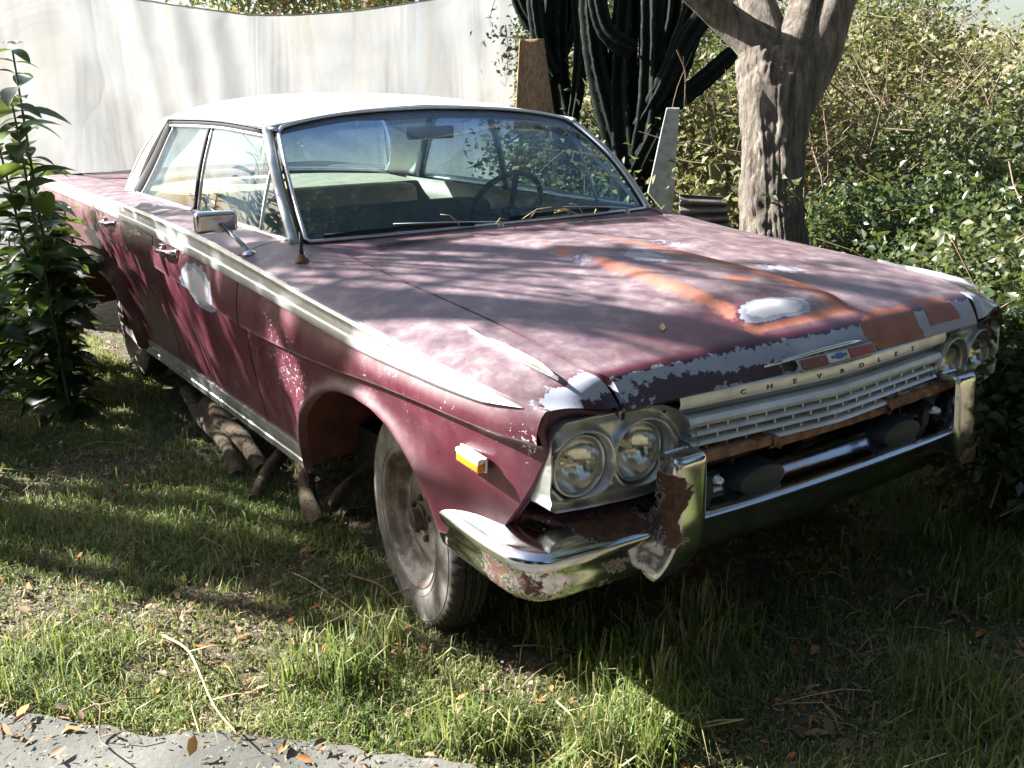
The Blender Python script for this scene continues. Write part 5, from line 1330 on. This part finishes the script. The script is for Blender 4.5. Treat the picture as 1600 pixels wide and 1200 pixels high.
k1 = [([(985, 300, D1), (975, 230, D1), (970, 150, D1), (975, 60, D1), (985, -60, D1)], [.14, .13, .11, .10, .09]),
      ([(992, 290, D1), (1012, 200, D1-.1), (1018, 100, D1-.1), (1018, 0, D1-.1), (1020, -80, D1)], [.10, .11, .10, .09, .09]),
      ([(980, 270, D1), (955, 190, D1), (935, 110, D1), (925, 40, D1), (920, -60, D1)], [.08, .10, .09, .085, .08]),
      ([(985, 230, D1+.1), (1030, 160, D1+.1), (1062, 90, D1), (1085, 20, D1), (1098, -60, D1)], [.08, .10, .10, .095, .09]),
      ([(1035, 170, D1-.15), (1068, 150, D1-.2), (1105, 120, D1-.2), (1142, 85, D1-.2), (1150, 76, D1-.2)], [.06, .065, .065, .055, .02]),
      ([(990, 80, D1-.2), (968, 68, D1-.2), (945, 45, D1-.2), (935, 10, D1-.2), (932, -70, D1-.2)], [.07, .075, .07, .07, .07]),
      ([(1000, 200, D1-.1), (1040, 130, D1-.2), (1075, 60, D1-.2), (1105, 15, D1-.2), (1130, -50, D1-.2)], [.06, .075, .075, .07, .07]),
      ([(975, 285, D1+.2), (1000, 260, D1-.1), (1022, 215, D1-.15), (1040, 180, D1-.15)], [.07, .075, .075, .06]),
      ([(985, 120, D1+.2), (1040, 60, D1+.2), (1050, 0, D1+.2), (1052, -80, D1+.2)], [.07, .08, .08, .08])]
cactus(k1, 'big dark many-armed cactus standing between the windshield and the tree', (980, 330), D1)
D2 = 7.0
k2 = [([(885, 230, D2), (872, 150, D2), (865, 70, D2), (868, 0, D2), (870, -80, D2)], [.11, .11, .11, .10, .10]),
      ([(893, 200, D2-.1), (903, 140, D2-.1), (908, 60, D2-.1), (903, 0, D2-.1), (900, -80, D2)], [.05, .06, .065, .065, .06]),
      ([(868, 120, D2-.1), (848, 80, D2-.1), (838, 20, D2-.1), (835, -70, D2-.1)], [.06, .07, .07, .07]),
      ([(870, 100, D2+.1), (885, 50, D2+.1), (890, -10, D2+.1), (890, -90, D2)], [.06, .08, .08, .08]),
      ([(862, 60, D2+.2), (825, 30, D2+.2), (808, -10, D2+.2), (800, -80, D2+.2)], [.05, .065, .065, .06])]
cactus(k2, 'smaller cactus clump beside the edge of the hanging cloth', (885, 240), D2)
# prickly pad leaning near the corrugated sheets
f0 = at(1130, 320, 5.9); fz = float(HG(f0[0], f0[1])); R_ = empty('prickly_pear', (f0[0], f0[1], fz), 'pale flat prickly pear pad leaning above the corrugated sheets', 'cactus')
for (a, b, w_) in (((1112, 250), (1150, 330), .12), ((1150, 262), (1158, 330), .10)):
    A_p = at(*a, 5.9)-np.array([f0[0], f0[1], fz]); B_p = at(*b, 5.9)-np.array([f0[0], f0[1], fz]); mb = MB(); rn = []
    pts = catmull([B_p-np.array([0, 0, .3]), B_p, (A_p+B_p)/2, A_p], 14); mb.tube(pts, w_*np.sin(np.linspace(.5, PI-.25, 14)), 16, flat=(1, .22)); o = mb.build('pad', M['leaf_dry'], R_); fattr(o, 'rnd', np.full(len(o.data.vertices), .3))

# ---- boards and sheets leaning among the cacti
def slabpoly(name, px, depth, thick, mat, label, cat, corrug=0, n=26, group=None):
    """a flat thing standing on edge; corner points listed around its outline"""
    P = [at(a, b, depth) for a, b in px]; c = sum(P)/len(P); f = CF.copy(); f[2] = 0; f = unit(f)
    mb = MB(); A, B, C_, D_ = P
    G = []
    for u in np.linspace(0, 1, n):
        row = []
        for v in np.linspace(0, 1, n):
            p = (A*(1-v)+B*v)*(1-u)+(D_*(1-v)+C_*v)*u
            row.append(p+f*(.018*math.sin(corrug*2*PI*u) if corrug else .004*math.sin(u*7)))
        G.append(row)
    G = np.array(G)-c; mb.grid(G); o = mb.build(name, mat, None, solid=thick); o.location = c; tag(o, label, cat, group); return o
slabpoly('reed_mat', [(806, 175), (812, 62), (850, 60), (866, 180)], 6.7, .02, M['mat'], 'woven brown reed mat propped beside the edge of the hanging cloth', 'mat')
slabpoly('weathered_board', [(1042, 168), (1062, 168), (1050, 345), (1012, 300)], 5.8, .02, M['board'], 'grey weathered board wedged upright right of the cactus', 'board')
slabpoly('corrugated_sheet', [(1062, 303), (1135, 308), (1140, 362), (1060, 372)], 5.5, .004, M['sheet'], 'rusting corrugated metal sheet stacked low behind the bonnet', 'metal sheet', corrug=4.5, n=60)

# ---- hanging canvas on its line
def cl(u, w):
    """u 0 left .. 1 right, w 0 bottom .. 1 top"""
    px = -160+974*u; v0 = CF+CR*(px-800)/FOC-CU*(140-600)/FOC; d = (-5.4-CAM[0])/v0[0]; p = CAM+v0*d
    ty = np.interp(px, [-160, 0, 100, 230, 320, 400, 470, 560, 640, 700, 806], [-30, -12, -5, 3, 16, 27, 27, 21, 10, 0, -6])
    v = CF+CR*(px-800)/FOC-CU*(ty-600)/FOC; top = (CAM+v*d)[2]
    z = .12+(top-.12)*w
    f = unit(np.array([CF[0], CF[1], 0])); r = unit(np.array([CR[0], CR[1], 0]))
    off = .04*math.sin(u*31+2.5*math.sin(u*5)+w*1.5)*(.3+.7*(1-w))+.022*math.sin(u*71+w*5+3*math.sin(u*13))*(.3+.7*w)+.03*math.sin(u*7+w*1.3)+.008*math.sin(w*6+u*17)+.02*(float(vnoise(u*7, w*3, .9, 90))-.5)+.02*(float(vnoise(u*7+w*2, w*3-u*3, .3, 91))-.5)
    # heavy diagonal folds drooping from the left
    for (u0, w0, a_, k_) in ((.30, .75, .12, 9), (.38, .55, .10, 14), (.22, .5, .10, 10), (.47, .5, .08, 16)):
        t_ = (u-u0)+(w-w0)*.25; off += a_*math.exp(-(t_*k_*2.2)**2)*(1-w*.5)
    curl = .0
    if u > .86: curl = (u-.86)/.14
    return np.array([p[0]+off-.12*curl**2, p[1], z])
nu, nw = 300, 110
G = np.array([[cl(u, w) for w in np.linspace(0, 1, nw)] for u in np.linspace(0, 1, nu)]); c0 = G.reshape(-1, 3).mean(0)
mb = MB(); mb.grid(G-c0); cvs = mb.build('hanging_canvas', M['canvas']); cvs.location = c0; tag(cvs, 'large off-white stained canvas sheet hung up behind the car', 'canvas sheet')
top_line = [cl(u, 1.0)+np.array([0, 0, .006]) for u in np.linspace(0, 1, 60)]
rp0 = at(900, -60, 9.3); rp1 = top_line[0]+np.array([-.2, -2.2, .35])
mb = MB(); mb.tube([rp1]+top_line+[rp0], .006, 6); tag(mb.build('washing_line', M['rope']), 'thin rope holding up the top edge of the canvas', 'rope')

# ---- broad-leaved plants at the left
def bigleaf(C, D, N, L, Wd, nl=6, curve=.35):
    n = len(C); D = unit(D); S = unit(np.cross(D, N)); N = np.cross(S, D); V = []
    for i in range(nl+1):
        t_ = i/nl; w_ = np.sin(PI*min(1, t_**.85))**.8 if 0 < t_ < 1 else .02
        mid = C+D*L[:, None]*t_*(1-.1*t_)-N*(L[:, None]*curve*t_*t_)
        e = S*(Wd[:, None]*.5*w_)
        lift = N*(Wd[:, None]*.16*w_)
        V += [mid-e+lift, mid, mid+e+lift]
    V = np.stack(V, 1); k_ = 3*(nl+1); F = []
    for i in range(nl):
        for j in range(2): F.append((3*i+j, 3*i+j+1, 3*i+j+4, 3*i+j+3))
    F = (np.arange(n)[:, None, None]*k_+np.array(F)[None]).reshape(-1, 4)
    return V.reshape(-1, 3), F, k_
def broad_plant(loc, H, nst, spread, label, seed, size=.13, group='broad leaved plants by the rear door', flower=False, lean=(0, 0), lmin=.05):
    rg = np.random.default_rng(seed); z0 = float(HG(loc[0], loc[1])); R_ = empty('broad_leaf_shrub', (loc[0], loc[1], z0), label, 'plant', group)
    mb = MB(); C, D, L = [], [], []
    for k_ in range(nst):
        a = rg.uniform(0, 2*PI); h = H*(1 if k_ == 0 else rg.uniform(.35, .9)); sp = spread*(.25 if k_ == 0 else rg.uniform(.4, 1))
        e = np.array([sp*math.cos(a)+lean[0], sp*math.sin(a)+lean[1], h]); b = np.array([.05*math.cos(a), .05*math.sin(a), 0])
        P = catmull([b, b*.5+e*.5+np.array([0, 0, .06]), e], 16); mb.tube(P, np.linspace(.011, .004, 16), 6)
        nn = int(h/ .055)
        for i in range(nn):
            t_ = lmin+(1-lmin)*i/max(1, nn-1); j = t_*15; q = P[int(j)]*(1-(j % 1))+P[min(15, int(j)+1)]*(j % 1)
            for mm in range(2):
                an = i*2.4+mm*PI+rg.uniform(-.4, .4); C.append(q); D.append([math.cos(an), math.sin(an), rg.uniform(-.25, .65)]); L.append(size*rg.uniform(.55, 1.25)*(1-.35*(t_ > .93)))
    mb.build('stems', M['leaf_stem'], R_)
    C, D, L = np.array(C), np.array(D), np.array(L); N = unit(rg.normal(size=C.shape)*.25+np.array([0, 0, 1.]))
    V, F, kk = bigleaf(C, D, N, L, L*rg.uniform(.34, .5, len(L))); quads('leaves', V, F, M['leaf_big'], R_, np.repeat(np.clip(rg.uniform(0, 1, len(L)), 0, 1), kk), smooth=True)
    if flower:
        mb = MB(); tip = np.array([lean[0]+spread*.1, lean[1], H+.02])
        Cf = np.repeat(tip[None], 7, 0); an = np.linspace(0, 2*PI, 8)[:-1]; Df = np.stack([np.cos(an), np.sin(an), .5+0*an], 1)
        V, F, kk = bigleaf(Cf, Df, np.repeat(np.array([[0, 0, 1.]]), 7, 0), np.full(7, .055), np.full(7, .03)); quads('flower', V, F, M['petal'], R_, smooth=True)
    return R_
M['leaf_stem'] = simple('green_brown_stem', (.07, .085, .04), .7)
pl = on(118, 655, 2, .0)
broad_plant((pl[0], pl[1]), 1.66, 6, .16, 'tallest broad-leaved plant at the left edge, topped by a pale flower', 1, .19, flower=True, lean=(-.05, -.02))
pl2 = on(75, 610, 2, 0); broad_plant((pl2[0], pl2[1]), 1.15, 13, .27, 'bushy dark broad-leaved plant hiding the rear wheel', 2, .18)
pl3 = on(10, 590, 2, 0); broad_plant((pl3[0], pl3[1]), 1.2, 9, .34, 'dark broad-leaved plant behind the tall one, cut by the left edge', 3, .18)
pl4 = on(-60, 690, 2, 0); broad_plant((pl4[0], pl4[1]), .80, 8, .32, 'low broad-leaved plant in the lower left corner of the clump', 4, .17)
pl5 = on(120, 560, 2, 0); broad_plant((pl5[0], pl5[1]-.05), .80, 6, .20, 'small broad-leaved plant against the car near the rear wheel arch', 5, .15)

# ---- things lying on the bonnet and cowl
def lie(name, x, y, l, mat, label, cat, a=.6):
    z = float(HOOD(x, y))+.003; mb = MB(); C_ = np.array([[0, 0, 0.]]); V, F, kk = bigleaf(C_, np.array([[math.cos(a), math.sin(a), .1]]), np.array([[0, 0, 1.]]), np.array([l]), np.array([l*.32]), 5, -.15)
    o = quads(name, V, F, mat, None, np.full(len(V), .9), smooth=True); o.location = (x, y, z); tag(o, label, cat)
p = on(1035, 512, 2, .905); lie('yellow_leaf', p[0], p[1], .045, M['straw'], 'small pale yellow leaf lying alone on the front of the bonnet', 'leaf', 2.4)
mb = MB(); b0 = np.array([-.735, -.10, .992])
for k_ in range(9):
    q = b0+np.array([RNG.uniform(-.01, .03), RNG.uniform(-.12, .50), RNG.uniform(0, .012)]); e = q+np.array([RNG.uniform(-.03, .03), RNG.uniform(-.14, .14), RNG.uniform(0, .045)]); mb.tube([q, (q+e)/2+np.array([0, 0, .015]), e], .0018, 5)
tag(mb.build('straw_tuft', M['straw']), 'few dry grass stalks caught on the cowl between the wipers', 'straw')

# ---- grove just outside the picture to the left: it throws the bands of shade over bonnet, door and grass
sd = np.array([-.8022, -.5971]); tanE = SUN.z/math.hypot(SUN.x, SUN.y)
def shade_tree(target, dist, rad, seed, label, crown=None, ncl=26, per=60, lean=0.0):
    """a slender tree standing up-sun of the given place"""
    q = np.array(target[:2])+sd*dist; h = target[2]+dist*tanE; z0 = float(HG(q[0], q[1])); rg = np.random.default_rng(seed)
    R_ = empty('slender_tree', (q[0], q[1], z0), label, 'tree', 'slender trees up-sun of the car'); mb = MB()
    P = [np.array([0, 0, -.1]), np.array([.06*math.sin(seed), .05, h*.4]), np.array([-.05+lean*.5, .04*math.cos(seed), h*.8]), np.array([lean, 0, h*1.35])]
    mb.tube(catmull(P, 20), np.linspace(rad*1.5, rad*.7, 20), 10)
    for k_ in range(7):
        a = rg.uniform(0, 2*PI); s0 = np.array([0, 0, h*rg.uniform(.7, 1.2)]); e = s0+np.array([math.cos(a), math.sin(a), .6])*rg.uniform(.5, 1.1); mb.tube([s0, (s0+e)/2+np.array([0, 0, .05]), e], [rad*.4, rad*.3, rad*.12], 6)
    mb.build('trunk', M['bark'], R_)
    if crown:
        p = clumps(np.array([crown[0], crown[1], h+crown[2]]), crown[3], ncl, per, .13, rg, .3); leaves('crown', p, M['leaf_mid'], .085, .5, R_, rng=rg)
    return R_
def hoodpt(px, py, z=.945): return on(px, py, 2, z)
GL = [('first slender tree left of the picture, nearest the camera', 1), ]
shade_tree(hoodpt(700, 395, .955), 5.2, .045, 1, 'slender trunk up-sun of the cowl')
shade_tree(hoodpt(900, 478, .93), 5.0, .055, 2, 'thicker slender trunk up-sun of the bonnet middle', (.2, 0, 1.2, (.7, .7, .4)), 6, 50)
shade_tree(hoodpt(640, 500, .88), 4.6, .065, 3, 'stoutest slender trunk up-sun of the front fender', (0, .2, .8, (.5, .5, .3)), 6, 50)
shade_tree(hoodpt(1060, 410, .95), 6.0, .06, 4, 'leafy slender tree up-sun of the far bonnet', (0, 0, .9, (.45, .45, .4)), 6, 50)
shade_tree((-1.0, -.96, .50), 4.2, .04, 5, 'bushy slender tree up-sun of the front door', (0, 0, .0, (.45, .45, .35)), 10, 55)
shade_tree((-1.9, -.96, .30), 4.4, .04, 6, 'bushy slender tree up-sun of the rear door', (0, 0, .0, (.45, .45, .35)), 10, 55)
shade_tree(on(250, 940, 2, 0), 4.6, .05, 7, 'slender tree up-sun of the bare soil patch')
shade_tree(on(520, 900, 2, 0), 5.0, .05, 8, 'slender tree up-sun of the grass by the tyre', (0, 0, .1, (.3, .3, .25)), 4, 50)

M['fence'] = simple('dark_stained_timber', (.05, .038, .028), .85, 0, 8, .4, .4, 30)
# ---- added behind the photographer: unseen dark fence and bushes that darken the chrome reflections
fc = empty('timber_fence', (5.2, 0, 0), 'tall dark timber board fence behind the photographer', 'fence')
mb = MB()
for k_ in range(48): mb.box((0, -4.6+k_*.2, 1.05), (.025, .185, 2.1+.03*math.sin(k_*2.3)))
mb.build('boards', M['fence'], fc, smooth=False)
mb = MB(); mb.box((.04, 0, .5), (.04, 9.6, .09)); mb.box((.04, 0, 1.6), (.04, 9.6, .09)); mb.build('rails', M['fence'], fc, smooth=False)
for i, (x, y, r) in enumerate(((4.6, -2.6, 1.0), (4.7, .4, 1.1), (4.5, 2.6, .9))):
    shrub('bush', (x, y, .75), (r*.55, r, .8), 40, 45, .14, M['leaf_dark'], .10, ['bush against the dark fence, nearest the concrete', 'bush against the middle of the dark fence', 'bush at the far end of the dark fence'][i], 'bush', 'bushes along the fence', .55, 800+i, 8, .4)

# unseen tall trees added to block skylight: left of the photographer and beyond the far side
for i, (x, y, z, rad) in enumerate(((-1.0, -7.6, 4.3, (1.7, 1.2, 1.7)), (2.2, -7.6, 4.5, (1.8, 1.2, 1.8)), (5.4, -6.6, 4.5, (1.6, 1.4, 1.8)), (4.6, .4, 5.4, (2.2, 2.6, .9)))):
    shrub('tall_tree', (x, y, z), rad, 150, 60, .25, M['leaf_shade'], .22, ['tall dark tree left of the photographer, farthest back', 'tall dark tree left of the photographer, middle one', 'tall dark tree over the left end of the fence', 'wide tree crown hanging over the photographer'][i], 'tree', 'tall trees outside the picture', .55, 950+i, 6, .2)
for i, (x, y, z, rad) in enumerate(((-.6, -6.2, 1.5, (1.5, .8, 1.6)), (2.2, -6.4, 1.6, (1.6, .8, 1.7)), (5.0, -5.4, 1.7, (1.2, 1.2, 1.8)), (6.8, -1.5, 3.2, (1.0, 2.2, 1.6)), (6.6, 2.2, 3.2, (1.0, 2.0, 1.6)), (4.2, 4.8, 2.2, (1.8, 1.2, 2.0)))):  # unseen dense trees added to cut the sky fill
    shrub('garden_tree', (x, y, z), rad, 150, 60, .22, M['leaf_shade'], .17, ['dense tree left of the photographer, farthest from the fence', 'dense tree left of the photographer, middle of its row', 'dense tree at the left end of the dark fence', 'tall tree behind the near half of the dark fence', 'tall tree behind the far half of the dark fence', 'dense tree on the far side, in front of the car'][i], 'tree', 'dense garden trees outside the picture', .55, 900+i, 8, .3)

# tall long-leaved clumps beside the car, just left of the picture: their blades streak the doors with shade
def strap_clump(x, y, h, n, label, seed, spread=.35, bend=.35, wd=.035):
    rg = np.random.default_rng(seed); z0 = float(HG(x, y)); R_ = empty('strap_leaf_clump', (x, y, z0), label, 'plant', 'strap leaved clumps left of the car')
    a = rg.uniform(0, 2*PI, n); hh = h*rg.uniform(.55, 1.05, n); sp = spread*rg.uniform(.1, 1, n); W_ = wd*rg.uniform(.5, 1.3, n); nl = 9; V = []
    base = np.stack([.10*np.cos(a)*rg.uniform(0, 1, n), .10*np.sin(a)*rg.uniform(0, 1, n), 0*a], 1); dr = np.stack([np.cos(a), np.sin(a), 0*a], 1); sd_ = np.stack([-np.sin(a), np.cos(a), 0*a], 1); tw = rg.uniform(-.7, .7, n)[:, None]; sd_ = unit(sd_+dr*tw)
    for i in range(nl+1):
        t_ = i/nl; c = base+dr*(sp[:, None]*t_+bend*rg.uniform(.3, 1, n)[:, None]*0+bend*hh[:, None]*.35*t_**3)+np.array([[0, 0, 1.]])*(hh[:, None]*(t_-.12*t_**3)); w_ = W_[:, None]*(.35+1.3*t_*(1-t_)*2)*(1-t_**4)*.5+.0005
        V += [c-sd_*w_, c+sd_*w_]
    V = np.stack(V, 1).reshape(-1, 3); i0 = np.arange(n)[:, None, None]*2*(nl+1); F = (i0+np.array([(2*i, 2*i+1, 2*i+3, 2*i+2) for i in range(nl)])[None]).reshape(-1, 4)
    quads('leaves', V, F, M['leaf_big'], R_, np.repeat(rg.uniform(0, .8, n), 2*(nl+1)), smooth=True); return R_
for i, (x, y, h, n) in enumerate(((-3.7, -2.0, 1.75, 46), (-3.2, -2.05, 1.85, 50), (-2.7, -2.10, 1.9, 44), (-2.3, -2.25, 1.6, 18))):
    strap_clump(x, y, h, n, ['strap-leaved clump farthest back, left of the picture', 'tall strap-leaved clump beside the rear door', 'tallest strap-leaved clump beside the doors', 'strap-leaved clump nearest the photographer'][i], 700+i)
# a willow-like tree reaching over from the left with long thin twigs and narrow leaves: sharp streaks on the bonnet
wx, wy = -3.9, -3.3; wz = float(HG(wx, wy)); WR = empty('willow_tree', (wx, wy, wz), 'narrow-leaved tree arching over from the left of the picture', 'tree'); rg = np.random.default_rng(88); w0_ = np.array([wx, wy, wz])
mb = MB(); mb.tube(catmull([[0, 0, -.1], [.1, .05, 1.2], [.25, .2, 2.2], [.5, .4, 3.0]], 20), np.linspace(.09, .045, 20), 12); mb.build('trunk', M['bark'], WR)
CC, DD = [], []
for k_ in range(14):
    s0 = np.array([.3, .25, rg.uniform(2.0, 3.0)]); e = np.array([rg.uniform(-3.1, -.9), rg.uniform(-2.5, -.9), 0])-w0_; dd_ = np.dot(np.array([e[0]+wx-CAM[0], e[1]+wy-CAM[1], 0]), CF)/math.cos(PIT); e[2] = 1.62+.10*max(0, dd_)+rg.uniform(.15, 1.1)
    m_ = (s0+e)/2+np.array([0, 0, rg.uniform(.2, .5)]); C_ = catmull([s0, m_, e], 24); mb = MB(); mb.tube(C_, np.linspace(.018, .004, 24), 6)
    for j in range(9, 24):
        for q in range(2 if k_ % 2 else 1):
            if rg.uniform() < .5: CC.append(C_[j]+rg.normal(size=3)*.02); DD.append(unit(C_[min(23, j+1)]-C_[j-1])+rg.normal(size=3)*.45-np.array([0, 0, .3]))
    mb.build('branch', M['twig'], WR)
CC, DD = np.array(CC), np.array(DD); nn = len(CC); L = rg.uniform(.09, .18, nn); V, F, kk = bigleaf(CC, DD, unit(rg.normal(size=(nn, 3))+np.array([0, 0, .5])), L, L*.17, 4, .3); quads('foliage', V, F, M['leaf_mid'], WR, np.repeat(rg.uniform(0, .8, nn), kk), smooth=True)
